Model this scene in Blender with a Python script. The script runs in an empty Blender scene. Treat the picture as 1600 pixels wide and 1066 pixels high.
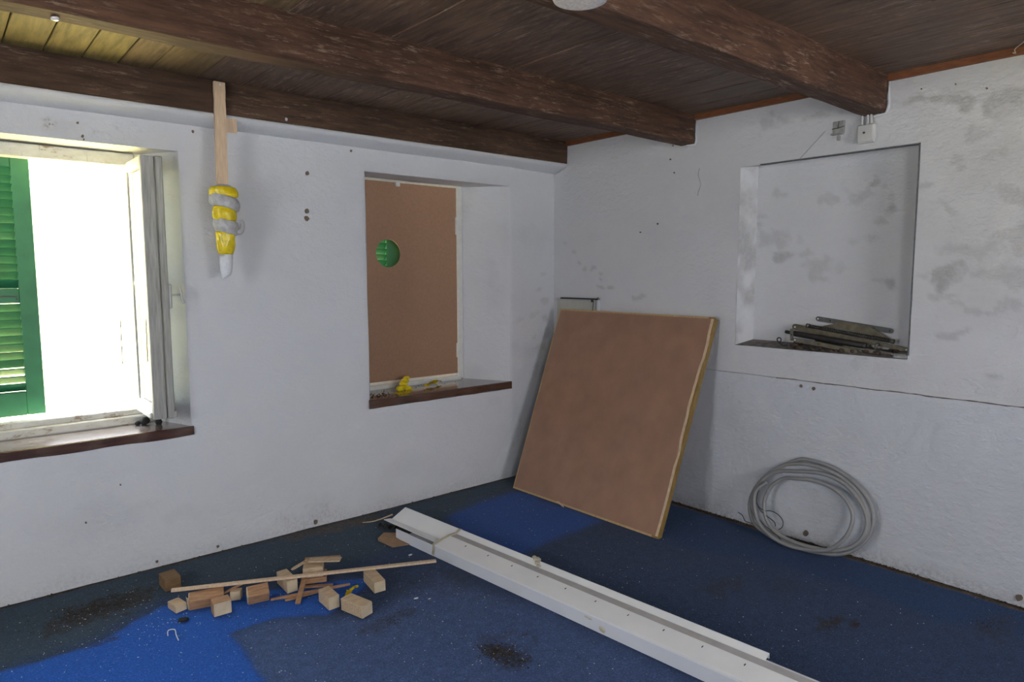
import bpy, bmesh, math, random
import numpy as np
from mathutils import Matrix, Vector

sc = bpy.context.scene
C = sc.collection
random.seed(7)
rng = np.random.RandomState(11)

# ------------------------------------------------------------------ camera
cd = bpy.data.cameras.new('camera'); cam = bpy.data.objects.new('camera', cd); C.objects.link(cam)
cd.sensor_width = 36.0; cd.lens = 36.0 * 1064.445 / 1600.0; cd.clip_start = 0.02; cd.clip_end = 400
R = ((0.7612401, -0.6484659, -0.0023359), (0.0657185, 0.0735630, 0.9951229), (-0.6451314, -0.7576810, 0.0986153))
cam.matrix_world = Matrix(((R[0][0], R[1][0], R[2][0], -3.53065), (R[0][1], R[1][1], R[2][1], -3.62917),
                           (R[0][2], R[1][2], R[2][2], 1.45), (0, 0, 0, 1)))
sc.camera = cam

# ------------------------------------------------------------------ sky, sun, exposure
SKY = 15.0
w = bpy.data.worlds.new('sky'); sc.world = w; w.use_nodes = True
bg = w.node_tree.nodes['Background']
bg.inputs[0].default_value = (0.90, 0.935, 1.0, 1); bg.inputs[1].default_value = SKY
sd = bpy.data.lights.new('sun', 'SUN'); sd.energy = 185; sd.angle = math.radians(0.6); sd.color = (1, .95, .84)
sun = bpy.data.objects.new('sun', sd); C.objects.link(sun)
sun.rotation_euler = Vector((0.75, -0.22, 1.15)).to_track_quat('Z', 'Y').to_euler()
sc.view_settings.view_transform = 'Standard'; sc.view_settings.look = 'None'
sc.view_settings.gamma = 1; sc.view_settings.use_curve_mapping = False
sc.view_settings.exposure = -0.20
sc.cycles.use_denoising = True
sc.cycles.max_bounces = 10; sc.cycles.diffuse_bounces = 7; sc.cycles.glossy_bounces = 4
sc.cycles.transparent_max_bounces = 12; sc.cycles.sample_clamp_indirect = 12
sc.cycles.caustics_reflective = False; sc.cycles.caustics_refractive = False

def portal(loc, facing, sx, sy):
    l = bpy.data.lights.new('window_portal', 'AREA'); l.shape = 'RECTANGLE'; l.size = sx; l.size_y = sy
    l.cycles.is_portal = True
    o = bpy.data.objects.new('window_portal', l); C.objects.link(o); o.location = loc
    o.rotation_euler = (-Vector(facing)).to_track_quat('Z', 'Y').to_euler()
# openings of the room: (window_1 in view; unseen, sized for fill: two behind, one left)
portal((-3.12, .45, 1.37), (0, -1, 0), .84, 1.3)
portal((-1.35, -5.3, 1.55), (0, 1, 0), .9, 1.2)
portal((-3.9, -5.3, 1.55), (0, 1, 0), .9, 1.2)
portal((-5.3, -2.1, 1.45), (1, 0, 0), .8, 1.2)

# ------------------------------------------------------------------ numpy value noise
def vnoise(P, s=1.0, seed=0):
    P = np.asarray(P, float) * s + seed * 17.37
    i = np.floor(P).astype(np.int64); f = P - i; f = f * f * (3 - 2 * f)
    def h(a, b, c):
        n = (a * 374761393 + b * 668265263 + c * 2147483647 + seed * 1274126177) & 0xffffffff
        n = ((n ^ (n >> 13)) * 1274126177) & 0xffffffff
        return ((n ^ (n >> 16)) & 0xffff) / 32767.5 - 1
    o = 0
    for dx in (0, 1):
        for dy in (0, 1):
            for dz in (0, 1):
                wt = (f[:, 0] if dx else 1 - f[:, 0]) * (f[:, 1] if dy else 1 - f[:, 1]) * (f[:, 2] if dz else 1 - f[:, 2])
                o = o + wt * h(i[:, 0] + dx, i[:, 1] + dy, i[:, 2] + dz)
    return o
def fbm(P, s=1.0, seed=0, n=3):
    return sum(vnoise(P, s * 2 ** k, seed + k) * .5 ** k for k in range(n)) / 1.6
def sstep(a, b, x):
    t = np.clip((x - a) / (b - a), 0, 1); return t * t * (3 - 2 * t)

# ------------------------------------------------------------------ materials
def M(name):
    m = bpy.data.materials.new(name); m.use_nodes = True
    nt = m.node_tree; b = nt.nodes['Principled BSDF']; return m, nt, b
def N(nt, t, **k):
    n = nt.nodes.new(t)
    for a, v in k.items():
        if a in n.inputs: n.inputs[a].default_value = v
        else: setattr(n, a, v)
    return n
def noise(nt, scale=5, detail=4, vec=None, stretch=None, rough=.55):
    tc = nt.nodes.new('ShaderNodeTexCoord'); n = N(nt, 'ShaderNodeTexNoise', Scale=scale, Detail=detail, Roughness=rough)
    if stretch:
        mp = nt.nodes.new('ShaderNodeMapping'); mp.inputs['Scale'].default_value = stretch
        nt.links.new(tc.outputs['Object'], mp.inputs[0]); nt.links.new(mp.outputs[0], n.inputs['Vector'])
    else: nt.links.new(tc.outputs['Object'], n.inputs['Vector'])
    return n.outputs[0]
def ramp(nt, src, stops):
    r = nt.nodes.new('ShaderNodeValToRGB'); e = r.color_ramp.elements
    while len(e) < len(stops): e.new(.5)
    for i, (p, c) in enumerate(stops):
        e[i].position = p; e[i].color = (*c, 1) if len(c) == 3 else c
    nt.links.new(src, r.inputs[0]); return r.outputs[0]
def g(v): return (v, v, v)
def mix(nt, fac, a, b, mode='MIX'):
    n = nt.nodes.new('ShaderNodeMix'); n.data_type = 'RGBA'; n.blend_type = mode
    for s, v in ((0, fac), (6, a), (7, b)):
        if isinstance(v, (int, float)): n.inputs[s].default_value = v
        elif isinstance(v, tuple): n.inputs[s].default_value = (*v, 1)
        else: nt.links.new(v, n.inputs[s])
    return n.outputs[2]
def bump(nt, b, src, strength=.3, dist=.01):
    n = N(nt, 'ShaderNodeBump', Strength=strength, Distance=dist)
    nt.links.new(src, n.inputs['Height']); nt.links.new(n.outputs[0], b.inputs['Normal'])
def attr(nt, name):
    n = nt.nodes.new('ShaderNodeAttribute'); n.attribute_name = name; return n.outputs['Fac']
def math_(nt, op, a, b):
    n = nt.nodes.new('ShaderNodeMath'); n.operation = op; n.use_clamp = True
    for s, v in ((0, a), (1, b)):
        if isinstance(v, (int, float)): n.inputs[s].default_value = v
        else: nt.links.new(v, n.inputs[s])
    return n.outputs[0]
def simple(name, col, rough=.6, var=.15, scale=12, metal=0, bmp=.1, stretch=None, spec=.5, detail=5):
    m, nt, b = M(name)
    n = noise(nt, scale, detail, stretch=stretch)
    c = ramp(nt, n, [(.3, tuple(x * (1 - var) for x in col)), (.7, tuple(min(1, x * (1 + var)) for x in col))])
    nt.links.new(c, b.inputs['Base Color'])
    b.inputs['Roughness'].default_value = rough; b.inputs['Metallic'].default_value = metal
    b.inputs['Specular IOR Level'].default_value = spec
    if bmp: bump(nt, b, n, bmp, .004)
    return m

def plaster_mat(name, base, stain_shade_col=(.34, .34, .35)):
    m, nt, b = M(name)
    big = noise(nt, 2.2, 6, rough=.65)
    c = ramp(nt, big, [(.3, tuple(x * .955 for x in base)), (.62, base), (.8, tuple(x * 1.02 for x in base))])
    fine = noise(nt, 38, 6, rough=.7)
    st = attr(nt, 'stain_shade')
    k = math_(nt, 'MULTIPLY', st, ramp(nt, fine, [(.25, g(.55)), (.6, g(1))]))
    c = mix(nt, k, c, stain_shade_col)
    dt = attr(nt, 'dirt')
    k2 = math_(nt, 'MULTIPLY', dt, ramp(nt, noise(nt, 60, 6, rough=.75), [(.42, g(0)), (.6, g(1))]))
    c = mix(nt, k2, c, (.10, .075, .05))
    nt.links.new(c, b.inputs['Base Color'])
    b.inputs['Roughness'].default_value = .85; b.inputs['Specular IOR Level'].default_value = .2
    mus = noise(nt, 26, 7, rough=.6, stretch=(1, 1, 1.5))
    bump(nt, b, mus, .60, .012)
    return m
def streak_wood(name, dark, mid, light, axis=0, light_amt=.62, rough=.75, sc_=9, patch=None, spec=.25):
    """worn stained timber, grain along the axis, pale scuffs"""
    m, nt, b = M(name)
    st = [1.0, 1.0, 1.0]; st = [9 if i != axis else .9 for i in range(3)]
    gr = noise(nt, sc_ * .55, 8, stretch=tuple(st), rough=.65)
    c = ramp(nt, gr, [(.32, dark), (.55, mid), (.75, tuple(x * 1.35 for x in mid))])
    st2 = [14 if i != axis else 2.0 for i in range(3)]
    sc2 = noise(nt, sc_ * .5, 9, stretch=tuple(st2), rough=.8)
    blot = noise(nt, 3.1, 4)
    k = math_(nt, 'MULTIPLY', ramp(nt, sc2, [(light_amt, g(0)), (light_amt + .10, g(1))]), ramp(nt, blot, [(.36, g(.05)), (.60, g(.85))]))
    c = mix(nt, k, c, light)
    big = noise(nt, 1.7, 3)
    c = mix(nt, ramp(nt, big, [(.35, g(.0)), (.7, g(.5))]), c, tuple(x * .8 for x in dark))
    nt.links.new(c, b.inputs['Base Color']); b.inputs['Roughness'].default_value = rough
    b.inputs['Specular IOR Level'].default_value = spec
    bump(nt, b, sc2, .35, .006)
    return m

MAT = {}
MAT['plaster'] = plaster_mat('lime_plaster', (.70, .71, .735), (.42, .42, .425))
MAT['plaster_right'] = plaster_mat('lime_plaster_right', (.66, .66, .675), (.36, .36, .365))
MAT['plaster_lower'] = plaster_mat('lime_plaster_lower', (.62, .635, .675), (.40, .40, .41))
MAT['beam'] = streak_wood('beam_timber', (.030, .014, .009), (.088, .043, .026), (.34, .25, .19), 0, .53)
MAT['beam_far'] = streak_wood('wall_beam_timber', (.036, .020, .013), (.088, .050, .032), (.30, .22, .165), 0, .55)
MAT['plank'] = streak_wood('ceiling_board', (.058, .034, .023), (.155, .095, .064), (.40, .31, .25), 1, .53, rough=.55, spec=.35)
MAT['plank_lit'] = streak_wood('ceiling_board_lit', (.12, .088, .030), (.26, .20, .070), (.36, .29, .14), 1, .66, rough=.6)  # boards by the open window: its yellow light is put into their colour
MAT['plank_half_lit'] = streak_wood('ceiling_board_half_lit', (.088, .058, .028), (.20, .14, .072), (.40, .32, .22), 1, .56, rough=.6)  # in-between step, lets the painted window light fade out
MAT['trim_orange'] = simple('orange_trim_wood', (.16, .052, .016), .6, .35, 20, stretch=(8, 1, 8))
MAT['sill'] = None
MAT['white_paint'] = simple('old_white_gloss_paint', (.72, .72, .68), .35, .06, 30)
MAT['mdf'] = simple('hardboard_brown', (.34, .195, .115), .6, .07, 60)
MAT['mdf2'] = simple('panel_hardboard', (.33, .185, .12), .5, .12, 7, stretch=(1, 1, 1), bmp=.03)
MAT['pine'] = simple('pine_frame', (.52, .36, .17), .6, .18, 14, stretch=(3, 6, 1.2))
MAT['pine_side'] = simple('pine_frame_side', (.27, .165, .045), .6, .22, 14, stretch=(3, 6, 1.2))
MAT['lath'] = simple('pale_lath', (.62, .46, .31), .6, .15, 16, stretch=(6, 6, .8))
MAT['block_a'] = simple('block_pale', (.50, .37, .24), .7, .22, 22, stretch=(1, 6, 6))
MAT['block_b'] = simple('block_reddish', (.36, .20, .105), .7, .28, 20, stretch=(1, 6, 6))
MAT['block_c'] = simple('block_dark', (.20, .115, .05), .7, .30, 18, stretch=(1, 6, 6))
MAT['end_grain'] = simple('block_end_grain', (.56, .46, .32), .8, .12, 30)
MAT['steel'] = simple('rusty_steel', (.16, .145, .115), .5, .35, 40, metal=.6, bmp=.3)
MAT['steel_grey'] = simple('grey_steel', (.11, .11, .105), .5, .2, 40, metal=.15)
MAT['olive'] = simple('olive_steel', (.15, .13, .085), .5, .3, 40, metal=.4)
MAT['dark_steel'] = simple('dark_steel', (.055, .05, .045), .5, .3, 40, metal=.5)
MAT['rust'] = simple('rust_lumps', (.07, .045, .03), .9, .5, 50, bmp=.5)
MAT['pvc'] = simple('white_pvc', (.86, .865, .87), .35, .035, 6, bmp=0)
MAT['pvc_side'] = simple('white_pvc_blueish', (.72, .74, .79), .35, .03, 6, bmp=0)
MAT['grey_seal'] = simple('grey_seal', (.46, .45, .45), .7, .08, 20)
MAT['tape'] = simple('masking_tape', (.55, .50, .38), .6, .15, 40)
MAT['cardboard'] = simple('cardboard', (.30, .19, .11), .85, .1, 30)
MAT['cable'] = simple('grey_cable', (.27, .265, .26), .45, .06, 10, bmp=0)
MAT['wire'] = simple('dark_wire', (.05, .06, .065), .4, .1, 10, bmp=0)
MAT['yellow'] = simple('yellow_plastic', (.72, .55, .012), .25, .18, 35, bmp=.6)
MAT['grey_bag'] = simple('grey_plastic', (.42, .42, .43), .35, .2, 45, bmp=.6)
MAT['white_bag'] = simple('white_plastic', (.66, .67, .70), .35, .1, 40, bmp=.5)
MAT['box_grey'] = simple('pale_grey_plastic', (.50, .50, .49), .5, .05, 20, bmp=0)
MAT['recess'] = simple('recess_grey', (.26, .26, .25), .9, .3, 40)
MAT['black'] = simple('black_debris', (.012, .012, .012), .8, .3, 60, bmp=.4)
MAT['soil'] = simple('dry_soil', (.035, .026, .018), .95, .4, 60)
MAT['flake'] = simple('paint_flake_white', (.62, .63, .62), .7, .1, 60, bmp=0)
MAT['flake_blue'] = simple('dust_grey', (.30, .33, .38), .8, .1, 60, bmp=0)
MAT['hatch'] = simple('cream_hatch', (.47, .46, .40), .6, .08, 12)
MAT['rosette'] = simple('speckled_plaster', (.66, .62, .60), .8, .22, 120, bmp=.4)
MAT['green'] = simple('green_shutter_paint', (.040, .21, .095), .5, .16, 10)
MAT['green_slat_dim'] = simple('green_slat_dimmed', (.014, .145, .066), .55, .2, 10)  # shutter green with shade put in, offsets bright meadow light on the slats
MAT['hole_brown'] = simple('wall_plug_brown', (.16, .12, .09), .9, .2, 60)
MAT['black_gap'] = simple('dark_gap', (.03, .03, .03), .9, .1, 60, bmp=0)
MAT['paving'] = simple('bounce_paving', (.33, .34, .36), .9, .2, .6, bmp=0)
MAT['meadow'] = simple('meadow', (.38, .33, .15), .9, .3, .6, bmp=0)
MAT['foliage'] = simple('foliage', (.028, .05, .018), .9, .4, 3, bmp=0)
MAT['bark'] = simple('bark', (.12, .09, .06), .9, .3, 6, bmp=0)
MAT['hill'] = simple('hill_grass', (.22, .27, .10), .9, .3, .2, bmp=0)
MAT['string'] = simple('string', (.50, .45, .36), .8, .1, 60, bmp=0)
MAT['nail'] = simple('bright_nail', (.8, .8, .8), .3, .05, 60, metal=.3, bmp=0)
MAT['facade'] = simple('facade_render', (.55, .53, .48), .9, .1, 3)

def sill_mat():
    m, nt, b = M('varnished_sill')
    n = noise(nt, 10, 6, stretch=(1, 8, 8)); c = ramp(nt, n, [(.3, (.052, .020, .010)), (.7, (.10, .042, .022))])
    d = ramp(nt, noise(nt, 24, 8, rough=.7), [(.40, g(.25)), (.60, g(.8))])
    c = mix(nt, math_(nt, 'MULTIPLY', d, attr(nt, 'dust')), c, (.42, .39, .38))
    nt.links.new(c, b.inputs['Base Color']); b.inputs['Roughness'].default_value = .26
    b.inputs['Coat Weight'].default_value = 1; b.inputs['Coat Roughness'].default_value = .1
    bump(nt, b, n, .03, .002); return m
MAT['sill'] = sill_mat()

def worn_white(name, wear=.6):
    m, nt, b = M(name)
    n = noise(nt, 9, 8, rough=.75, stretch=(1, 1, 2.4))
    c = ramp(nt, n, [(.40, (.70, .70, .655)), (wear, (.60, .59, .53)), (wear + .05, (.30, .22, .15)), (1, (.20, .13, .08))])
    crk = noise(nt, 30, 8, rough=.8, stretch=(1, 1, .12))
    c = mix(nt, ramp(nt, crk, [(.60, g(0)), (.66, g(.7))]), c, (.25, .24, .21))
    nt.links.new(c, b.inputs['Base Color']); b.inputs['Roughness'].default_value = .5
    bump(nt, b, n, .3, .004); return m
MAT['worn'] = worn_white('flaking_white_paint', .56)
MAT['worn_sash'] = worn_white('weathered_sash_paint', .68)
MAT['weather_shade'] = simple('weathered_shaded_wood', (.36, .36, .33), .7, .25, 14, stretch=(8, 8, .6), bmp=.4)  # sash grey: weathering plus the shade of its room-facing side

def glass_mat():
    m, nt, b = M('dusty_glass')
    out = [n for n in nt.nodes if n.type == 'OUTPUT_MATERIAL'][0]
    tr = N(nt, 'ShaderNodeBsdfTransparent'); tr.inputs[0].default_value = (.95, .965, .95, 1)
    gl = N(nt, 'ShaderNodeBsdfGlossy'); gl.inputs[1].default_value = .03
    df = N(nt, 'ShaderNodeBsdfDiffuse'); df.inputs[0].default_value = (.6, .66, .6, 1)
    fr = N(nt, 'ShaderNodeFresnel'); fr.inputs[0].default_value = 1.35
    a = nt.nodes.new('ShaderNodeMixShader'); c = nt.nodes.new('ShaderNodeMixShader')
    c.inputs[0].default_value = .025
    nt.links.new(fr.outputs[0], a.inputs[0]); nt.links.new(tr.outputs[0], a.inputs[1]); nt.links.new(gl.outputs[0], a.inputs[2])
    nt.links.new(a.outputs[0], c.inputs[1]); nt.links.new(df.outputs[0], c.inputs[2]); nt.links.new(c.outputs[0], out.inputs[0])
    return m
MAT['glass'] = glass_mat()

def carpet_mat():
    m, nt, b = M('blue_carpet')
    pile = noise(nt, 150, 3, rough=.8)
    mid = noise(nt, 22, 6, rough=.7)
    base = ramp(nt, mid, [(.3, (.015, .038, .100)), (.7, (.026, .058, .148))])              # dusty navy
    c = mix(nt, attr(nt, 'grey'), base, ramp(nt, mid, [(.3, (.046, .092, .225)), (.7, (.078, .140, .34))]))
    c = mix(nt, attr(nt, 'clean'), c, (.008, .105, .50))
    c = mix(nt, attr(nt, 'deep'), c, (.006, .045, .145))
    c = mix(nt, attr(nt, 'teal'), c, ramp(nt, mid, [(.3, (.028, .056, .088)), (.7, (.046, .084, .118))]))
    c = mix(nt, math_(nt, 'MULTIPLY', attr(nt, 'soil'), ramp(nt, noise(nt, 45, 7, rough=.8), [(.36, g(0)), (.56, g(1))])), c, (.030, .022, .016))
    sp = ramp(nt, noise(nt, 150, 2, rough=.6), [(.66, g(0)), (.74, g(.6))])
    c = mix(nt, math_(nt, 'MULTIPLY', sp, attr(nt, 'speck')), c, (.30, .33, .42))
    dk = ramp(nt, noise(nt, 90, 4, rough=.7), [(.28, g(.75)), (.37, g(0))])
    c = mix(nt, dk, c, (.010, .014, .03))
    c = mix(nt, attr(nt, 'edge'), c, ramp(nt, noise(nt, 40, 6, rough=.8), [(.35, (.03, .02, .012)), (.65, (.20, .13, .07))]))
    c = mix(nt, ramp(nt, pile, [(.34, g(.55)), (.60, g(0))]), c, (.0, .0, .0))
    nt.links.new(c, b.inputs['Base Color']); b.inputs['Roughness'].default_value = .95
    b.inputs['Specular IOR Level'].default_value = .1; b.inputs['Sheen Weight'].default_value = .08
    bump(nt, b, pile, .5, .004); return m
MAT['carpet'] = carpet_mat()

# ------------------------------------------------------------------ object helpers
def link(name, me, mat, parent=None):
    o = bpy.data.objects.new(name, me); C.objects.link(o)
    for mm in (mat if isinstance(mat, (list, tuple)) else [mat]): me.materials.append(MAT[mm] if isinstance(mm, str) else mm)
    if parent: o.parent = parent
    return o
def meshobj(name, V, F, mat, parent=None, smooth=False, attrs=None):
    me = bpy.data.meshes.new(name); me.from_pydata([tuple(map(float, v)) for v in V], [], F); me.update()
    for k, a in (attrs or {}).items():
        at = me.attributes.new(k, 'FLOAT', 'POINT'); at.data.foreach_set('value', np.asarray(a, np.float32))
    if smooth: me.polygons.foreach_set('use_smooth', [True] * len(me.polygons))
    return link(name, me, mat, parent)
def bmobj(name, bm, mat, parent=None, smooth=False):
    me = bpy.data.meshes.new(name); bmesh.ops.recalc_face_normals(bm, faces=bm.faces); bm.to_mesh(me); bm.free()
    if smooth:
        for p in me.polygons: p.use_smooth = True
    return link(name, me, mat, parent)
def empty(name, loc=(0, 0, 0), rot=(0, 0, 0)):
    o = bpy.data.objects.new(name, None); C.objects.link(o); o.location = loc; o.rotation_euler = rot; o.empty_display_size = .05; return o
def tag(o, label=None, cat=None, group=None, kind=None):
    for k, v in (('label', label), ('category', cat), ('group', group), ('kind', kind)):
        if v: o[k] = v
    return o
def abox(bm, lo, hi, bev=0.0, mat=None):
    ctr = [(a + b) / 2 for a, b in zip(lo, hi)]; s = [b - a for a, b in zip(lo, hi)]
    r = bmesh.ops.create_cube(bm, size=1, matrix=Matrix.Translation(ctr) @ Matrix.Diagonal((*s, 1)))
    if bev: bmesh.ops.bevel(bm, geom=list({e for v in r['verts'] for e in v.link_edges}), offset=bev, segments=1, affect='EDGES')
def box(name, lo, hi, mat, parent=None, bev=.002):
    bm = bmesh.new(); abox(bm, lo, hi, bev); return bmobj(name, bm, mat, parent)
def tube_into(bm, pts, r, seg=8, cap=True):
    pts = [Vector(p) for p in pts]; rings = []; up = None
    for i, p in enumerate(pts):
        t = (pts[min(i + 1, len(pts) - 1)] - pts[max(i - 1, 0)]).normalized()
        if up is None: up = t.orthogonal().normalized()
        up = (up - t * up.dot(t)).normalized(); s = t.cross(up)
        rr = r[i] if isinstance(r, (list, tuple)) else r
        rings.append([bm.verts.new(p + (up * math.cos(a) + s * math.sin(a)) * rr) for a in [2 * math.pi * k / seg for k in range(seg)]])
    for a, b in zip(rings, rings[1:]):
        for k in range(seg): bm.faces.new((a[k], a[(k + 1) % seg], b[(k + 1) % seg], b[k]))
    if cap: bm.faces.new(rings[0][::-1]); bm.faces.new(rings[-1])
def tube(name, pts, r, mat, parent=None, seg=8):
    bm = bmesh.new(); tube_into(bm, pts, r, seg); return bmobj(name, bm, mat, parent, True)
def smoothpath(pts, n=4):
    P = [Vector(p) for p in pts]; out = []
    for i in range(len(P) - 1):
        a, b, c, d = P[max(i - 1, 0)], P[i], P[i + 1], P[min(i + 2, len(P) - 1)]
        for k in range(n):
            t = k / n
            out.append(.5 * ((2 * b) + (c - a) * t + (2 * a - 5 * b + 4 * c - d) * t * t + (3 * b - a - 3 * c + d) * t ** 3))
    return out + [P[-1]]
def prism_x(bm, prof, x0, x1):      # profile in (y, z), extruded along x
    a = [bm.verts.new((x0, y, z)) for y, z in prof]; b = [bm.verts.new((x1, y, z)) for y, z in prof]; n = len(prof)
    for k in range(n): bm.faces.new((a[k], a[(k + 1) % n], b[(k + 1) % n], b[k]))
    bm.faces.new(a[::-1]); bm.faces.new(b)
def grid(P0, U, V_, nu, nv):
    P0, U, V_ = map(np.array, (P0, U, V_)); u = np.linspace(0, 1, nu + 1); v = np.linspace(0, 1, nv + 1)
    A, B = np.meshgrid(u, v, indexing='ij')
    P = P0 + A[..., None] * U + B[..., None] * V_
    idx = np.arange((nu + 1) * (nv + 1)).reshape(nu + 1, nv + 1)
    F = np.stack([idx[:-1, :-1], idx[1:, :-1], idx[1:, 1:], idx[:-1, 1:]], -1).reshape(-1, 4)
    return P.reshape(-1, 3), F
def stainmap(Q, lst, seed=3, rough=.55, soft=.5, an=.62):
    """Q (n,2) wall coords; lst of ((a,b), r, strength): ragged, sideways smeared patches"""
    z = np.zeros(len(Q)); wx = fbm(np.c_[Q, z], 9, seed, 4); wy = fbm(np.c_[Q, z + 3.3], 9, seed + 5, 4)
    n = fbm(np.c_[Q, z], 26, seed + 9, 4); out = np.zeros(len(Q))
    for (a, b), r, s in lst:
        W = .035 * rough / .55 * min(1.6, r / .03)
        d = np.hypot((Q[:, 0] - a + wx * W * 1.6) * an, (Q[:, 1] - b + wy * W) * 1.35) / r + n * rough * .9
        out = np.maximum(out, s * sstep(1.0 + soft * .5, .95 - soft, d))
    return out

# ================================================================== THE SETTING
H = 2.385
WIN = [(-3.67, -2.57), (-1.562, -.459)]
Z0, Z1 = .64, 2.045
# ---------------- wall with the windows (y = 0)
stA = [((-.134, 1.322), .035, .35), ((-.102, 1.228), .04, .4), ((-.1, 1.111), .04, .45), ((-.134, 1.438), .03, .3), ((-.228, 1.163), .03, .25),
       ((-.081, 1.016), .05, .5), ((-.145, .925), .05, .4), ((-.369, 1.123), .03, .25), ((-.132, .735), .07, .3), ((-2.588, .243), .06, .12),
       ((-1.898, .157), .06, .12), ((-.3, .9), .1, .15), ((-.2, .3), .16, .2), ((-1.3, .25), .12, .1), ((-3.0, .3), .15, .12), ((-.2, 1.7), .12, .12),
       ((-2.1, 1.9), .12, .08), ((-3.02, 2.09), .05, .25), ((-.62, .57), .05, .12)]
def build_wall_back():
    def ax(b, r): return np.concatenate([np.linspace(p, q, max(2, int(round((q - p) / r))), endpoint=False) for p, q in zip(b, b[1:])] + [[b[-1]]])
    xs = ax([-5.2, WIN[0][0], WIN[0][1], WIN[1][0], WIN[1][1], 0], .015); zs = ax([0, Z0, Z1, 2.42], .015)
    A, B = np.meshgrid(xs, zs, indexing='ij'); P = np.stack([A, A * 0, B], -1).reshape(-1, 3)
    idx = np.arange(A.size).reshape(A.shape); F = np.stack([idx[:-1, :-1], idx[1:, :-1], idx[1:, 1:], idx[:-1, 1:]], -1).reshape(-1, 4)
    cx = P[F][:, :, 0].mean(1); cz = P[F][:, :, 2].mean(1); keep = np.ones(len(F), bool)
    for a, b in WIN: keep &= ~((cx > a) & (cx < b) & (cz > Z0) & (cz < Z1))
    F = F[keep]
    n = fbm(P, 3.0, 5, 3) * .006 + fbm(P, 14, 8, 2) * .0022
    crease = np.clip((P[:, 0] + .45) / .45, 0, 1) * .035
    out = P.copy(); out[:, 1] += n + crease
    # worn, rounded window corners
    for k, (a, b) in enumerate(WIN):
        for e in (a, b):
            inside = (P[:, 2] > Z0 - .01) & (P[:, 2] < Z1 + .01)
            d = np.abs(P[:, 0] - e); out[:, 1] += np.where(inside, np.clip(.02 - d, 0, .02) ** 2 * 12, 0)
    Q = P[:, [0, 2]]
    st = stainmap(Q, stA, 3) + .20 * sstep(-.46, -.42, P[:, 0]) * sstep(2.1, 1.5, P[:, 2])  # stains, plus shade of the turned strip past the crease, as colour
    dirt = sstep(.10, .0, P[:, 2] + fbm(P, 6, 2) * .05) * .16
    dirt = np.maximum(dirt, stainmap(Q, [((-3.03, 2.10), .06, .8), ((-2.0, .03), .14, .2)], 6, 1.1))
    return meshobj('wall_back', out, F.tolist(), 'plaster', smooth=True, attrs={'stain_shade': st, 'dirt': dirt})
wall_back = build_wall_back(); tag(wall_back, kind='structure')
# splayed reveals, soffits, outer reveals: parts of the wall
YF = .25
def strip(name, pts, nseg, mat, parent, stain_shade=0.0):
    """bilinear patch from four corners"""
    A, B, Cc, D = map(np.array, pts); nu, nv = nseg
    u = np.linspace(0, 1, nu + 1)[:, None, None]; v = np.linspace(0, 1, nv + 1)[None, :, None]
    P = (A * (1 - u) + B * u) * (1 - v) + (D * (1 - u) + Cc * u) * v; P = P.reshape(-1, 3)
    idx = np.arange((nu + 1) * (nv + 1)).reshape(nu + 1, nv + 1)
    F = np.stack([idx[:-1, :-1], idx[1:, :-1], idx[1:, 1:], idx[:-1, 1:]], -1).reshape(-1, 4)
    nrm = np.cross(B - A, D - A); nrm = nrm / np.linalg.norm(nrm)
    P = P + nrm * (fbm(P, 5, 5, 3) * .004)[:, None]
    st = np.clip(fbm(P, 6, 4, 4) * 1.4, 0, 1) * stain_shade
    return meshobj(name, P, F.tolist(), mat, parent, True, {'stain_shade': st, 'dirt': st * 0})
OP = [(-3.56, -2.70), (-1.462, -.66)]     # masonry opening at the frame
for (a, b), (fa, fb) in zip(WIN, OP):
    strip('window_reveal', [(b, .0, Z0), (fb, YF + .06, Z0), (fb, YF + .06, Z1 + .01), (b, .0, Z1)], (12, 60), 'plaster', wall_back, .35)
    strip('window_reveal', [(a, .0, Z0), (fa, YF + .06, Z0), (fa, YF + .06, Z1 + .01), (a, .0, Z1)], (12, 60), 'plaster', wall_back, .1)
    strip('window_head', [(a, .0, Z1), (b, .0, Z1), (fb, YF + .06, Z1 + .01), (fa, YF + .06, Z1 + .01)], (40, 12), 'plaster', wall_back, .15 if a < -3 else .9)
# the outer skin of the same wall
bm = bmesh.new()
xs = [-5.25, -3.53, -2.70, -1.48, -.64, .25]
for i in range(5):
    for lo, hi in (((0, .7), (2.02, 2.6)) if i in (1, 3) else ((0, 2.6),)):
        abox(bm, (xs[i], .31, lo - (.0 if lo else 3.0)), (xs[i + 1], .46, hi))
bmobj('outer_skin', bm, 'facade', wall_back)

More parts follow.
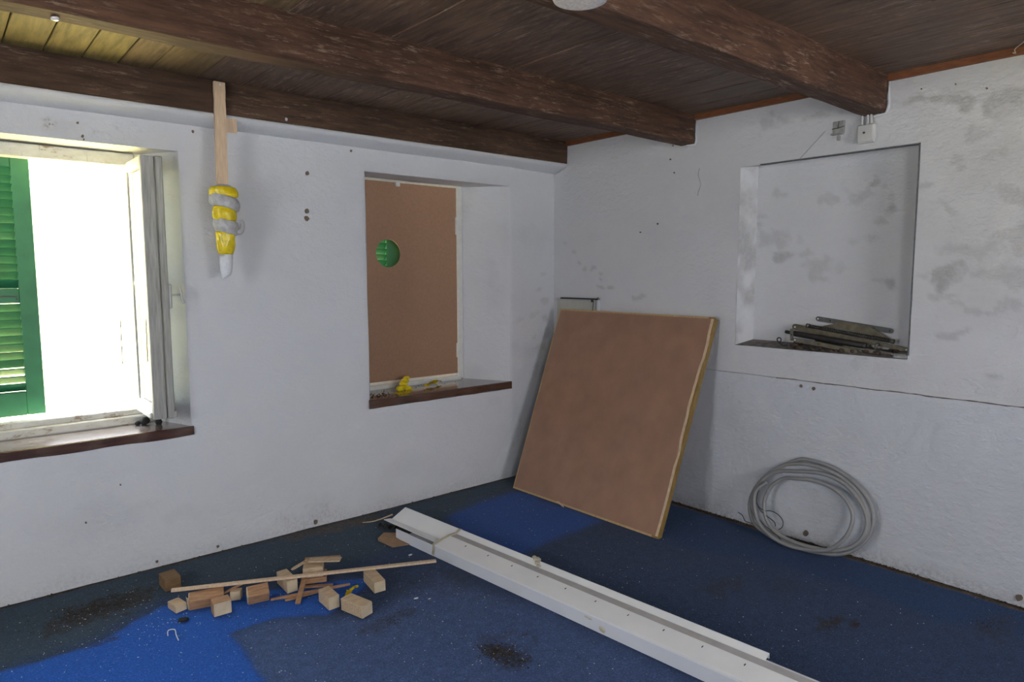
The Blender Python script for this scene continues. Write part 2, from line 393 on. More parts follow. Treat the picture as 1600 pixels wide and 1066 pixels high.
# ---------------- right-hand wall (x = 0) with its niche
NY0, NY1, NZ0, NZ1 = -2.395, -1.478, 1.036, 2.043
px = 1 / 275.
stB = [((-2.34, 2.246), 8), ((-2.38, 2.253), 8), ((-2.421, 2.236), 8), ((-2.46, 2.237), 8), ((-2.498, 2.241), 9), ((-2.561, 2.232), 14), ((-2.559, 2.186), 8), ((-2.751, 2.19), 22), ((-2.765, 2.148), 22), ((-1.727, 2.275), 14), ((-1.655, 2.246), 9), ((-1.95, 2.265), 10), ((-2.618, 2.079), 8), ((-2.625, 2.046), 8), ((-2.526, 1.959), 9), ((-2.567, 1.904), 8), ((-2.674, 1.935), 7), ((-2.743, 1.94), 8), ((-2.787, 1.762), 18), ((-2.562, 1.539), 18), ((-2.649, 1.537), 16), ((-2.542, 1.421), 14), ((-2.606, 1.421), 12), ((-2.702, 1.438), 14), ((-2.533, 1.357), 12), ((-2.601, 1.28), 12), ((-2.674, 1.292), 16), ((-2.746, 1.286), 16), ((-2.819, 1.302), 16), ((-2.569, 1.162), 8), ((-2.618, 1.194), 8), ((-2.436, 1.438), 8), ((-2.806, 1.438), 20), ((-2.81, 1.573), 20), ((-.093, 1.655), 4), ((-.158, 1.598), 6), ((-.223, 1.528), 6), ((-.286, 1.492), 5), ((-.347, 1.473), 5), ((-.425, 1.446), 4), ((-.449, 1.407), 4), ((-.427, 1.349), 5), ((-.543, 1.347), 6), ((-.775, 1.304), 7), ((-1.669, 1.367), 4), ((-2.526, 1.727), 10), ((-2.414, 1.852), 6), ((-2.739, .99), 6), ((-2.196, 1.024), 5)]
strong = {(-2.561, 2.232), (-2.559, 2.186), (-2.421, 2.236), (-2.46, 2.237), (-2.38, 2.253), (-2.751, 2.19), (-2.542, 1.421), (-2.498, 2.241)}
stB = [(c, r * px * 1.05, .85 if c in strong else .5) for c, r in stB]
stN = [((-1.676, 1.546), 9), ((-1.789, 1.533), 10), ((-1.673, 1.636), 14), ((-1.655, 1.888), 8), ((-1.927, 1.848), 8), ((-2.222, 1.711), 8), ((-2.234, 1.774), 8), ((-2.201, 1.898), 10), ((-2.181, 1.938), 5), ((-2.231, 1.411), 10), ((-1.894, 1.403), 14), ((-2.119, 1.603), 16), ((-1.546, 1.697), 10), ((-1.543, 1.77), 8), ((-2.107, 1.865), 16), ((-1.909, 1.472), 20)]
stN = [(c, r * px, .7 if c in ((-2.231, 1.411), (-2.234, 1.774), (-1.676, 1.546), (-2.201, 1.898)) else .38) for c, r in stN]
def build_wall_right():
    def ax(b, r): return np.concatenate([np.linspace(p, q, max(2, int(round((q - p) / r))), endpoint=False) for p, q in zip(b, b[1:])] + [[b[-1]]])
    ys = np.concatenate([np.linspace(-5.2, -3.4, 30, endpoint=False), ax([-3.4, NY0, NY1, .04], .0125)]); zs = ax([.875, NZ0, NZ1, 2.42], .0125)
    A, B = np.meshgrid(ys, zs, indexing='ij'); P = np.stack([A * 0, A, B], -1).reshape(-1, 3)
    idx = np.arange(A.size).reshape(A.shape); F = np.stack([idx[:-1, :-1], idx[1:, :-1], idx[1:, 1:], idx[:-1, 1:]], -1).reshape(-1, 4)
    cy = P[F][:, :, 1].mean(1); cz = P[F][:, :, 2].mean(1)
    F = F[~((cy > NY0) & (cy < NY1) & (cz > NZ0) & (cz < NZ1))]; out = P.copy()
    n = fbm(P, 3.0, 15, 3) * .006 + fbm(P, 14, 18, 2) * .0018
    out[:, 0] += n * sstep(.88, .93, P[:, 2])
    Q = P[:, [1, 2]]; st = stainmap(Q, stB, 4, .7)
    st = np.maximum(st, .22 * np.clip(fbm(P, 2.4, 31, 4) * 2, 0, 1) * sstep(-1.4, -2.5, P[:, 1]))
    st = np.maximum(st, .15 * sstep(-.5, 0, P[:, 1]))  # evenly greyer towards the room corner
    return meshobj('wall_right', out, F.tolist(), 'plaster_right', smooth=True, attrs={'stain_shade': st, 'dirt': st * 0})
wall_right = build_wall_right(); tag(wall_right, kind='structure')
def build_lower():
    P, F = grid((-.007, -5.2, 0), (0, 5.24, 0), (0, 0, .873), 300, 56)
    out = P.copy(); out[:, 0] += (fbm(P, 3, 25, 3) * .005 + fbm(P, 14, 28, 2) * .0015) * sstep(.87, .8, P[:, 2]) * sstep(0, .05, P[:, 2])
    # its top edge
    top, Ft = grid((-.007, -5.2, .873), (0, 5.24, 0), (.03, 0, 0), 120, 1)
    F2 = np.concatenate([F, Ft + len(P)]); out = np.concatenate([out, top]); P = np.concatenate([P, top])
    dirt = sstep(.10, 0, P[:, 2] + fbm(P, 5, 22) * .06) * .35
    st = .25 * np.clip(fbm(P, 2.0, 33, 4) * 1.5, 0, 1)
    return meshobj('lower_plaster', out, F2.tolist(), 'plaster_lower', wall_right, True, {'stain_shade': st, 'dirt': dirt})
build_lower()
# niche
ND = .135
NB0, NB1 = NY0 + .012, NY1 - .034     # the niche narrows a little towards its back
def niche_patch(name, pts, seg, stl=None, base=.0):
    A, B, Cc, D = map(np.array, pts); nu, nv = seg
    u = np.linspace(0, 1, nu + 1)[:, None, None]; v = np.linspace(0, 1, nv + 1)[None, :, None]
    P = ((A * (1 - u) + B * u) * (1 - v) + (D * (1 - u) + Cc * u) * v).reshape(-1, 3)
    idx = np.arange((nu + 1) * (nv + 1)).reshape(nu + 1, nv + 1)
    F = np.stack([idx[:-1, :-1], idx[1:, :-1], idx[1:, 1:], idx[:-1, 1:]], -1).reshape(-1, 4)
    st = stainmap(P[:, [1, 2]], stl, 5, .8) if stl else np.clip(.5 + fbm(P, 9, 41, 4) * 1.6, 0, 1) * base
    return meshobj(name, P, F.tolist(), 'plaster_right', wall_right, True, {'stain_shade': st, 'dirt': st * 0})
niche_patch('niche_back', [(ND, NB0, 1.062), (ND, NB1, 1.062), (ND, NB1, 2.062), (ND, NB0, 2.062)], (75, 80), stN)
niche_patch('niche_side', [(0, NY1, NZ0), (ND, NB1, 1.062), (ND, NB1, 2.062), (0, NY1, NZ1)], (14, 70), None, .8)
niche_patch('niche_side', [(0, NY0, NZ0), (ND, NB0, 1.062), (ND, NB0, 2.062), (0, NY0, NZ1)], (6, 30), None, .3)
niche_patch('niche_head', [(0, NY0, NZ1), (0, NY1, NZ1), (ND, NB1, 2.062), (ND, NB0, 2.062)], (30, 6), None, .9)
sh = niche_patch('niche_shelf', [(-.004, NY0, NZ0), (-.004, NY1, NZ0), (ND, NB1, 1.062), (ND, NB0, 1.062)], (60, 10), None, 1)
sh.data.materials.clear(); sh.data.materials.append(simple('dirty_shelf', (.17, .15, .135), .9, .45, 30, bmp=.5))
# thin dark strips along the top and right edges of the niche
bm = bmesh.new()
abox(bm, (-.003, NY0 - .006, NZ0 + .02), (.02, NY0, NZ1 + .006)); abox(bm, (-.0035, NY0 - .002, NZ1 - .001), (.02, NY1 - .12, NZ1 + .0045))
bmobj('niche_edge_strip', bm, simple('edge_strip_grey', (.12, .12, .12), .9, .3, 40), wall_right)
# crack along the plaster joint and hairline cracks
def ribbon(name, paths, mat, parent, axis, wd=.002):
    bm = bmesh.new()
    for pts in paths:
        prev = None
        for i, p in enumerate(pts):
            wv = wd * random.uniform(.3, 1.3); a = Vector(p)
            q = Vector(p); nxt = Vector(pts[min(i + 1, len(pts) - 1)]) - Vector(pts[max(i - 1, 0)]); nrm = Vector((1, 0, 0)) if axis == 0 else Vector((0, 1, 0))
            s = nxt.cross(nrm).normalized() * wv
            v = (bm.verts.new(a - s), bm.verts.new(a + s), bm.verts.new(a + s + nrm * .004), bm.verts.new(a - s + nrm * .004))
            if prev:
                bm.faces.new((prev[0], prev[1], v[1], v[0])); bm.faces.new((prev[1], prev[2], v[2], v[1])); bm.faces.new((prev[3], prev[0], v[0], v[3]))
            prev = v
    return bmobj(name, bm, mat, parent)
jp = []
y = -.5
while y > -3.3:
    jp.append((-.0085, y, .8745 + .0015 * math.sin(y * 23) + random.uniform(-.0012, .0012))); y -= .02
ribbon('joint_crack', [jp[30:62]], simple('faint_crack', (.36, .36, .38), .9, .1, 40, bmp=0), wall_right, 0, .0012)
ribbon('joint_crack', [jp[62:]], 'hole_brown', wall_right, 0, .0019)
ribbon('hairline_crack', [[(-.005, -1.21 + .01 * math.sin(k), 2.07 - .02 * k) for k in range(9)],
                          [(-.005, -1.955 + .016 * k, 2.17 - .015 * k) for k in range(9)]], simple('hairline', (.40, .40, .41), .9, .1, 40, bmp=0), wall_right, 0, .0009)
# small holes and plugs in both walls
def spots(name, lst, plane, mat, parent):
    bm = bmesh.new()
    for (a, z), r in lst:
        z = max(z, .02)
        r = r * px * .95; n = 9
        ring = []
        for k in range(n):
            t = 2 * math.pi * k / n; rr = r * random.uniform(.75, 1.15)
            p = (a + rr * math.cos(t), z + rr * 1.1 * math.sin(t)); ring.append(p)
        yy = .035 * max(0, (a + .45) / .45) if plane == 'A' else 0
        mk = (lambda p, d: (p[0], yy - .0075 + d, p[1])) if plane == 'A' else (lambda p, d: (-.009 - (.005 if z < .87 else 0) + d, p[0], p[1]))
        f = [bm.verts.new(mk(p, 0)) for p in ring]; bk = [bm.verts.new(mk(p, .014)) for p in ring]
        bm.faces.new(f)
        for k in range(n): bm.faces.new((f[k], f[(k + 1) % n], bk[(k + 1) % n], bk[k]))
    return tag(bmobj(name, bm, mat, parent), kind='stuff')
spots('nail_hole', [((-1.914, 2.0), 3), ((-1.924, 1.795), 3.5), ((-1.926, 1.753), 4), ((-2.498, 2.147), 2), ((-1.648, 2.15), 1.8), ((-2.982, 2.123), 1.5), ((-2.966, 2.067), 1.8), ((-2.962, 2.053), 1.2), ((-1.93, .028), 3.5), ((-2.472, .03), 2), ((-2.763, .03), 2), ((-3.05, .3), 1.2), ((-2.9, .45), 1)], 'A', 'hole_brown', wall_back)
spots('nail_hole', [((-1.884, .846), 2.2), ((-1.954, .841), 2.8), ((-1.942, .045), 4.5), ((-2.895, .04), 4), ((-1.014, 2.228), 1.2), ((-.997, 2.149), 1.4), ((-1.028, 2.064), 1), ((-.909, 1.76), 1.3), ((-.772, 1.714), 1), ((-2.392, 2.29), .8), ((-2.531, 2.282), 1), ((-2.65, 2.241), 1.2)], 'B', 'hole_brown', wall_right)

# ---------------- unseen walls, their window openings put in and sized for room fill
def plain_wall(name, segs, mat='plaster'):
    bm = bmesh.new()
    for lo, hi in segs: abox(bm, lo, hi)
    return tag(bmobj(name, bm, mat), kind='structure')
plain_wall('wall_left', [((-5.4, -5.4, 0), (-5.2, -2.5, 2.42)), ((-5.4, -1.7, 0), (-5.2, .31, 2.42)), ((-5.4, -2.5, 0), (-5.2, -1.7, .85)), ((-5.4, -2.5, 2.05), (-5.2, -1.7, 2.42))])
plain_wall('wall_front', [((-5.4, -5.4, 0), (-4.35, -5.2, 2.42)), ((-3.45, -5.4, 0), (-1.8, -5.2, 2.42)), ((-.9, -5.4, 0), (.2, -5.2, 2.42)),
                          ((-4.35, -5.4, 0), (-3.45, -5.2, .95)), ((-4.35, -5.4, 2.15), (-3.45, -5.2, 2.42)), ((-1.8, -5.4, 0), (-.9, -5.2, .95)), ((-1.8, -5.4, 2.15), (-.9, -5.2, 2.42))])
bm = bmesh.new(); abox(bm, (.205, -5.4, -.2), (.4, .46, 2.6)); bmobj('outer_skin', bm, 'facade', wall_right)

# ---------------- floor: worn blue carpet
def inpoly(Q, poly, soft=.02):
    """soft membership, positive inside"""
    poly = np.array(poly); n = len(poly); inside = np.zeros(len(Q), bool); dmin = np.full(len(Q), 9.)
    for i in range(n):
        a, b = poly[i], poly[(i + 1) % n]; ab = b - a
        t = np.clip(((Q - a) @ ab) / (ab @ ab), 0, 1); d = np.hypot(*(Q - a - t[:, None] * ab).T); dmin = np.minimum(dmin, d)
        c = ((a[1] > Q[:, 1]) != (b[1] > Q[:, 1]))
        xint = (b[0] - a[0]) * (Q[:, 1] - a[1]) / ((b[1] - a[1]) if b[1] != a[1] else 1e-9) + a[0]
        inside ^= c & (Q[:, 0] < xint)
    return sstep(-soft, soft, np.where(inside, dmin, -dmin))
def build_floor():
    P, F = grid((-4.0, -3.6, 0), (4.0, 0, 0), (0, 3.65, 0), 330, 300)
    P2, F2 = grid((-5.2, -5.2, 0), (1.2, 0, 0), (0, 5.25, 0), 6, 26)
    P3, F3 = grid((-4.0, -5.2, 0), (4.0, 0, 0), (0, 1.6, 0), 20, 8)
    nn = len(P); F = np.concatenate([F, F2 + nn, F3 + nn + len(P2)]); P = np.concatenate([P, P2, P3])
    wob = np.c_[fbm(P, 5, 51, 4), fbm(P, 5, 61, 4)] * .035; Q = P[:, :2] + wob
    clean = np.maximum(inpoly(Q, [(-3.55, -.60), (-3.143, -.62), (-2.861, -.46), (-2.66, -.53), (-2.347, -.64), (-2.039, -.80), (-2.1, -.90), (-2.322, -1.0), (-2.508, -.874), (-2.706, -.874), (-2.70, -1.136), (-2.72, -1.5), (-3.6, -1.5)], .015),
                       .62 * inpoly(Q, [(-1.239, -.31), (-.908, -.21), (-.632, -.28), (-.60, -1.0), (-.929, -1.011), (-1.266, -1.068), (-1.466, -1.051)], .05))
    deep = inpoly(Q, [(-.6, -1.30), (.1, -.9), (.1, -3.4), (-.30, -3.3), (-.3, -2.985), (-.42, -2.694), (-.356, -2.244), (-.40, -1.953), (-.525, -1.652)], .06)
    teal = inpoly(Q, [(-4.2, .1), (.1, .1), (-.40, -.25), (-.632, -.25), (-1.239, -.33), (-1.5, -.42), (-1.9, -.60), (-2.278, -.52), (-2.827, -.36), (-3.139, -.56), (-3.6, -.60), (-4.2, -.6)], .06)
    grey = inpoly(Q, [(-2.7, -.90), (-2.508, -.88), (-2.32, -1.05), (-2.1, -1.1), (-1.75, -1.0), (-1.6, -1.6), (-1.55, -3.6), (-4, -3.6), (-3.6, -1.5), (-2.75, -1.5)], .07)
    soil = stainmap(P[:, :2], [((-3.076, -.30), .13, 1), ((-2.96, -.26), .09, .9), ((-3.2, -.36), .09, .8), ((-1.958, -1.702), .05, 1), ((-1.985, -1.655), .035, .9), ((-1.93, -1.77), .06, .9), ((-1.90, -1.62), .05, .5), ((-.747, -2.423), .05, .8), ((-.82, -1.95), .10, .45), ((-.60, -2.1), .10, .3), ((-.707, -2.50), .03, .9), ((-.25, -2.9), .1, .5), ((-2.14, -1.22), .06, .5), ((-3.1, -.62), .03, .9), ((-1.75, -1.05), .14, .35)], 8, .9)
    nz = fbm(P, 9, 71, 4)
    edge = np.maximum(sstep(-.052, -.036, P[:, 0] + nz * .014), sstep(-.020, -.006, P[:, 1] + nz * .008) * .7)
    edge = np.maximum(edge, stainmap(P[:, :2], [((-1.75, -.02), .16, .6), ((-2.0, -.03), .10, .45)], 9, .9))
    speck = .35 + .65 * np.clip(.5 + fbm(P, 2, 81, 3) * 1.5, 0, 1)
    P = P.copy(); P[:, 2] += (fbm(P, 4, 91, 3) * .0015 - .0016) - .006 * edge
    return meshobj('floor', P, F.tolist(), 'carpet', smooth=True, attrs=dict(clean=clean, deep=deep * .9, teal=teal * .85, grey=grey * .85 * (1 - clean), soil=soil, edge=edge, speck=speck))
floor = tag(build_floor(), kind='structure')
box('floor_slab', (-5.3, -5.3, -.2), (.2, .3, -.03), 'facade', floor, 0)

# ---------------- ceiling boards and beams
ceiling = tag(box('ceiling', (-5.4, -5.4, H + .03), (.4, .46, H + .16), 'beam_far', None, 0), kind='structure')
seams = [.02, -.19, -.40, -.615, -.827, -1.054, -1.24, -1.43, -1.64, -1.86, -2.07, -2.28, -2.49, -2.70, -2.83, -2.967, -3.105, -3.244, -3.40, -3.58, -3.78, -4.0, -4.22, -4.45, -4.68, -4.9, -5.2]
random.seed(3)
for k, (a, b) in enumerate(zip(seams, seams[1:])):
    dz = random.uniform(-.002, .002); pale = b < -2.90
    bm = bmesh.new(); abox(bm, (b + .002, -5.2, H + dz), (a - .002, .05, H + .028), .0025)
    m = 'plank_lit' if pale else ('plank_half_lit' if b < -2.55 else 'plank')  # board colour carries the window light, fading with distance
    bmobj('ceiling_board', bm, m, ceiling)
def beam(name, y0, y1, z0, mat, label, seed, x0=-5.2, x1=.01):
    n = 130; prof = []; V, F = [], []
    c = .008
    ring = [(y0 + c, z0), (y1 - c, z0), (y1, z0 + c), (y1, (z0 + H) / 2), (y1, H + .01), (y0, H + .01), (y0, (z0 + H) / 2), (y0, z0 + c), (y0 + (y1 - y0) * .0 + c * .4, z0 + c * .3)]
    m = len(ring)
    for i in range(n + 1):
        x = x0 + (x1 - x0) * i / n
        P = np.array([(x, yy, zz) for yy, zz in ring])
        d1 = fbm(P, 2.5, seed, 3) * .006; d2 = fbm(P, 2.5, seed + 40, 3) * .006
        P[:, 1] += d1; P[:, 2] += np.where(P[:, 2] < H - .01, d2, 0)
        V += P.tolist()
    for i in range(n):
        for k in range(m):
            a = i * m + k; b = i * m + (k + 1) % m; F.append((a, b, b + m, a + m))
    F.append(tuple(range(m))[::-1]); F.append(tuple(n * m + k for k in range(m)))
    o = meshobj(name, V, F, mat)
    return tag(o, label, 'beam', 'ceiling beams')
beam('ceiling_beam', -.10, .06, 2.225, 'beam_far', 'dark brown hewn beam lying along the window wall, above its white ledge', 3)
beam('ceiling_beam', -1.175, -1.065, 2.22, 'beam', 'reddish brown ceiling beam crossing the middle of the ceiling, second from the window wall', 13)
beam('ceiling_beam', -2.245, -2.132, 2.210, 'beam', 'dark brown ceiling beam ending just above the small grey wall box', 23)
beam('ceiling_beam', -3.36, -3.245, 2.21, 'beam', 'dark ceiling beam above and behind the photographer, outside the picture', 33)
# cornice ledge under the wall beam
bm = bmesh.new(); n = 120
rows = []
for i in range(n + 1):
    x = -5.2 + 5.2 * i / n; P = np.array([[x, 0, 0]]); d = float(fbm(P, 3, 77, 3)[0]) * .004
    prof = [(-.104 + d, 2.228), (-.106 + d, 2.216), (-.085 + d, 2.201), (-.045, 2.188), (-.012, 2.178 + d), (.012, 2.172 + d), (.06, 2.172), (.06, 2.228)]
    rows.append([bm.verts.new((x, yy, zz)) for yy, zz in prof])
for a, b in zip(rows, rows[1:]):
    for k in range(8): bm.faces.new((a[k], a[(k + 1) % 8], b[(k + 1) % 8], b[k]))
bm.faces.new(rows[0]); bm.faces.new(rows[-1][::-1])
bmobj('plaster_ledge', bm, 'plaster', wall_back, True)
for k, (a, b) in enumerate([(-1.065, -.10), (-2.132, -1.175), (-3.245, -2.245)]):
    tag(box('trim_%d' % (k + 1), (-.02, a, 2.353), (.01, b, H + .002), 'trim_orange', None, .002), kind='structure')
# plaster collars where beams enter the wall
for y0, y1, z0 in ((-1.175, -1.065, 2.22), (-2.245, -2.132, 2.21)):
    bm = bmesh.new(); pts = [(-.004, y0 - .008, 2.352)] + [(-.004, y0 - .008 + random.uniform(-.003, .002), 2.35 - .02 * k) for k in range(1, 7)] + [(-.004, y0 + .002 + .012 * k, z0 - .007 + random.uniform(-.003, .003)) for k in range(6)]
    tube_into(bm, pts, [random.uniform(.005, .009) for _ in pts], 6); bmobj('beam_collar', bm, 'plaster', wall_right, True)

# ================================================================== WINDOWS
def sill(parent, a, b, fa, fb, zt, th, seed, dustamt):
    n = 60; V = []; F = []
    for i in range(n + 1):
        t = i / n; x0 = a + (b - a) * t; xf = (fa - .02) + (fb - fa + .04) * t; d = .002 * math.sin(t * 37 + seed)
        ext = -.008
        xs_ = a - .01 + (b - a + .02) * t
        V += [(xs_, ext + d, zt - th + .003 * math.sin(t * 19 + seed)), (xs_, ext, zt - .004), (xs_, ext + .006, zt), (x0 * .5 + xf * .5, .125, zt + .003), (xf, YF + .05, zt + .006), (xf, YF + .05, zt - th)]
    m = 6
    for i in range(n):
        for k in range(m): F.append((i * m + k, i * m + (k + 1) % m, (i + 1) * m + (k + 1) % m, (i + 1) * m + k))
    F.append(tuple(range(m))); F.append(tuple(n * m + k for k in range(m))[::-1])
    V = np.array(V); dust = sstep(.02, .08, V[:, 1]) * dustamt
    return meshobj('window_sill', V, F, 'sill', parent, False, {'dust': dust})
def frame_parts(parent, xa, xb, zb, zt, y0, y1, mat='worn'):
    box('frame_jamb', (xa - .05, y0, zb - .05), (xa, y1, zt + .03), mat, parent, .004)
    box('frame_jamb', (xb, y0, zb - .05), (xb + (.03 if xb < -2 else .05), y1, zt + .03), mat, parent, .004)
    box('frame_head', (xa, y0, zt), (xb, y1, zt + .06), mat, parent, .004)
    bm = bmesh.new(); abox(bm, (xa, y0 + .012, zb - .03), (xb, y1, zb), .004); abox(bm, (xa - .03, y0 - .008, zb - .075), (xb + .03, y1, zb - .03), .006)
    bmobj('frame_bottom_rail', bm, mat, parent)
# --- window 1
win1 = tag(empty('window_1', (0, 0, 0)), kind='structure')
sill(win1, WIN[0][0], WIN[0][1], OP[0][0], OP[0][1], .686, .046, 1, 1.0)
frame_parts(win1, -3.50, -2.715, .765, 1.985, .225, .30)
# coupled sash swung inwards on its right hinge, seen along its edge
SX0, SX1, SY0, SY1, SZ0, SZ1 = -2.757, -2.700, -.085, .245, .757, 1.998
sash = box('sash', (SX0, SY0, SZ0), (SX1, SY0 + .030, SZ1), 'weather_shade', win1, .003)   # free stile, grey from weathering and painted-in shade
def sash_part(lo, hi, nm='sash_rail', mat='worn_sash'): return box(nm, lo, hi, mat, sash, .003)
sash_part((SX0, SY1 - .03, SZ0), (SX0 + .012, SY1, SZ1), 'sash_stile')
sash_part((SX0, SY0 + .030, SZ0), (SX1, SY1 - .04, SZ0 + .065)); sash_part((SX0, SY0 + .030, SZ1 - .05), (SX1, SY1 - .04, SZ1))
sash_part((SX0 + .006, SY0 + .030, 1.395), (SX1 - .006, SY1 - .04, 1.417), 'glazing_bar')
box('glass_pane', (SX0 + .016, SY0 + .04, SZ0 + .06), (SX0 + .020, SY1 - .038, 1.40), 'glass', sash, 0)
box('glass_pane', (SX0 + .016, SY0 + .04, 1.41), (SX0 + .020, SY1 - .038, SZ1 - .045), 'glass', sash, 0)
# drip moulding
sash_part((SX0 - .012, SY0 + .03, SZ0 + .004), (SX0, SY1 - .03, SZ0 + .030), 'drip_rail')
sash2 = box('inner_sash', (-2.694, SY0 + .006, SZ0 - .004), (-2.662, SY0 + .046, SZ1 + .004), 'weather_shade', win1, .004)
for lo, hi in [((-2.694, SY1 - .006, SZ0), (-2.682, SY1 + .02, SZ1)), ((-2.694, SY0 + .046, SZ0), (-2.664, SY1 - .04, SZ0 + .06)), ((-2.694, SY0 + .046, SZ1 - .05), (-2.664, SY1 - .04, SZ1)), ((-2.70, SY0 + .046, 1.395), (-2.67, SY1 - .04, 1.417))]:
    box('sash_rail', lo, hi, 'weather_shade', sash2, .003)
box('glass_pane', (-2.69, SY0 + .04, SZ0 + .05), (-2.687, SY1 - .038, 1.40), 'glass', sash2, 0)
box('glass_pane', (-2.69, SY0 + .04, 1.41), (-2.687, SY1 - .038, SZ1 - .045), 'glass', sash2, 0)
# espagnolette handle on the room side, which now faces the reveal
bm = bmesh.new(); abox(bm, (-2.664, SY0 + .006, 1.285), (-2.648, SY0 + .034, 1.405), .006)
hp = bmobj('handle_plate', bm, 'box_grey', sash2)
hy = SY0 + .02
bm = bmesh.new(); tube_into(bm, [(-2.65, hy, 1.352), (-2.608, hy, 1.352)], .006, 8)
tube_into(bm, smoothpath([(-2.612, hy, 1.392), (-2.606, hy, 1.37), (-2.604, hy, 1.35), (-2.602, hy, 1.33), (-2.594, hy, 1.308)], 3), .0055, 8)
bmobj('window_handle', bm, 'box_grey', sash2, True)
bm = bmesh.new(); abox(bm, (-2.668, SY0 - .002, .757), (-2.655, SY0 + .03, .79), .003); bmobj('hinge', bm, 'weather_shade', sash2)
# stay hook outside, faint in the glare
tube('shutter_stay', [(-2.80, .32, 1.22), (-2.80, .33, .99), (-2.775, .33, .985)], .003, 'steel_grey', win1, 6)
# --- window 2
win2 = tag(empty('window_2', (0, 0, 0)), kind='structure')
sill(win2, WIN[1][0], WIN[1][1], OP[1][0], OP[1][1], .694, .05, 4, .12)
frame_parts(win2, -1.43, -.705, .755, 2.040, .285, .32, 'white_paint')
for z in (1.72, .86):                                 # torn scraps of white tape / hinge leaves at the board's edge
    bm = bmesh.new(); abox(bm, (-.722, .268, z), (-.704, .285, z + (.12 if z > 1 else .10)), .003); bmobj('hinge_leaf', bm, 'white_paint', win2)
box('turn_catch', (-1.20, .262, 2.012), (-1.165, .285, 2.045), 'white_paint', win2, .004)

# hardboard closing window 2, with a round hole
def hardboard():
    cx, cz, r = -1.255, 1.582, .090; x0, x1, z0, z1 = -1.445, -.712, .748, 2.038; y0, y1 = .278, .284
    bm = bmesh.new(); n = 48; inner = []; outer = []
    for k in range(n):
        t = 2 * math.pi * (k + .5) / n; c, s = math.cos(t), math.sin(t)
        inner.append((cx + r * c, cz + r * s))
        m = min([(x1 - cx) / c if c > 1e-6 else 1e9, (x0 - cx) / c if c < -1e-6 else 1e9, (z1 - cz) / s if s > 1e-6 else 1e9, (z0 - cz) / s if s < -1e-6 else 1e9])
        outer.append((cx + m * c, cz + m * s))
    # snap the nearest outer samples to the corners
    for qx in (x0, x1):
        for qz in (z0, z1):
            i = min(range(n), key=lambda k: (outer[k][0] - qx) ** 2 + (outer[k][1] - qz) ** 2); outer[i] = (qx, qz)
    vs = [[bm.verts.new((p[0], yy, p[1])) for p in ring] for ring in (inner, outer) for yy in (y0, y1)]
    fi, bi, fo, bo = vs
    for k in range(n):
        q = (k + 1) % n
        bm.faces.new((fi[k], fi[q], fo[q], fo[k])); bm.faces.new((bi[q], bi[k], bo[k], bo[q]))
        bm.faces.new((fi[q], fi[k], bi[k], bi[q])); bm.faces.new((fo[k], fo[q], bo[q], bo[k]))
    o = bmobj('hardboard_sheet', bm, 'mdf')
    return tag(o, 'brown hardboard sheet with a round hole closing the second window', 'board')
hardboard()

# green louvred shutters
def shutter(name, x0, x1, label, sw=.074):
    z0, z1 = .775, 2.01; y0, y1 = .355, .39
    root = tag(empty(name, (x0, .37, z0)), label, 'shutter', 'green louvred shutters')
    def P(nm, lo, hi, bev=.003):
        o = box(nm, tuple(a - b for a, b in zip(lo, (x0, .37, z0))), tuple(a - b for a, b in zip(hi, (x0, .37, z0))), 'green', root, bev); return o
    P('stile', (x0, y0, z0), (x0 + sw, y1, z1)); P('stile', (x1 - sw, y0, z0), (x1, y1, z1))
    P('bottom_rail', (x0 + sw, y0, z0), (x1 - sw, y1, z0 + .115)); P('top_rail', (x0 + sw, y0, z1 - .06), (x1 - sw, y1, z1))
    P('middle_rail', (x0 + sw, y0, 1.315), (x1 - sw, y1, 1.385))
    bm = bmesh.new(); L = x1 - x0 - 2 * sw + .006
    # slat: tilted thin board
    r = bmesh.ops.create_cube(bm, size=1, matrix=Matrix.Rotation(math.radians(-52), 4, 'X') @ Matrix.Diagonal((L, .050, .007, 1)))
    bmesh.ops.bevel(bm, geom=bm.edges[:], offset=.0015, segments=1, affect='EDGES')
    me = bpy.data.meshes.new('slat'); bm.to_mesh(me); bm.free(); me.materials.append(MAT['green_slat_dim'])
    for a, b in ((.893, 1.312), (1.388, 1.948)):
        n = int(round((b - a) / .0365))
        for k in range(n):
            s = bpy.data.objects.new('slat', me); C.objects.link(s); s.parent = root
            s.location = ((x1 - x0) / 2, .0, a + (b - a) * (k + .5) / n - z0)
            s.rotation_euler.x = random.uniform(-.05, .05) + (.22 if a < 1 and k in (1, 2) else 0)
    tube('latch', [((x0 + x1) / 2 - x0 - .06, -.02, 1.352 - z0), (x1 - sw - .012 - x0, -.02, 1.348 - z0), (x1 - sw - .010 - x0, -.02, 1.33 - z0)], .004, 'steel_grey', root, 6)
    return root
shutter('shutter', -3.50, -3.137, 'green louvred shutter closed over the left half of the open window')
shutter('shutter', -1.50, -1.115, 'green louvred shutter seen through the round hole in the hardboard', .108)
shutter('shutter', -1.11, -.73, 'green louvred shutter hidden behind the right half of the hardboard')

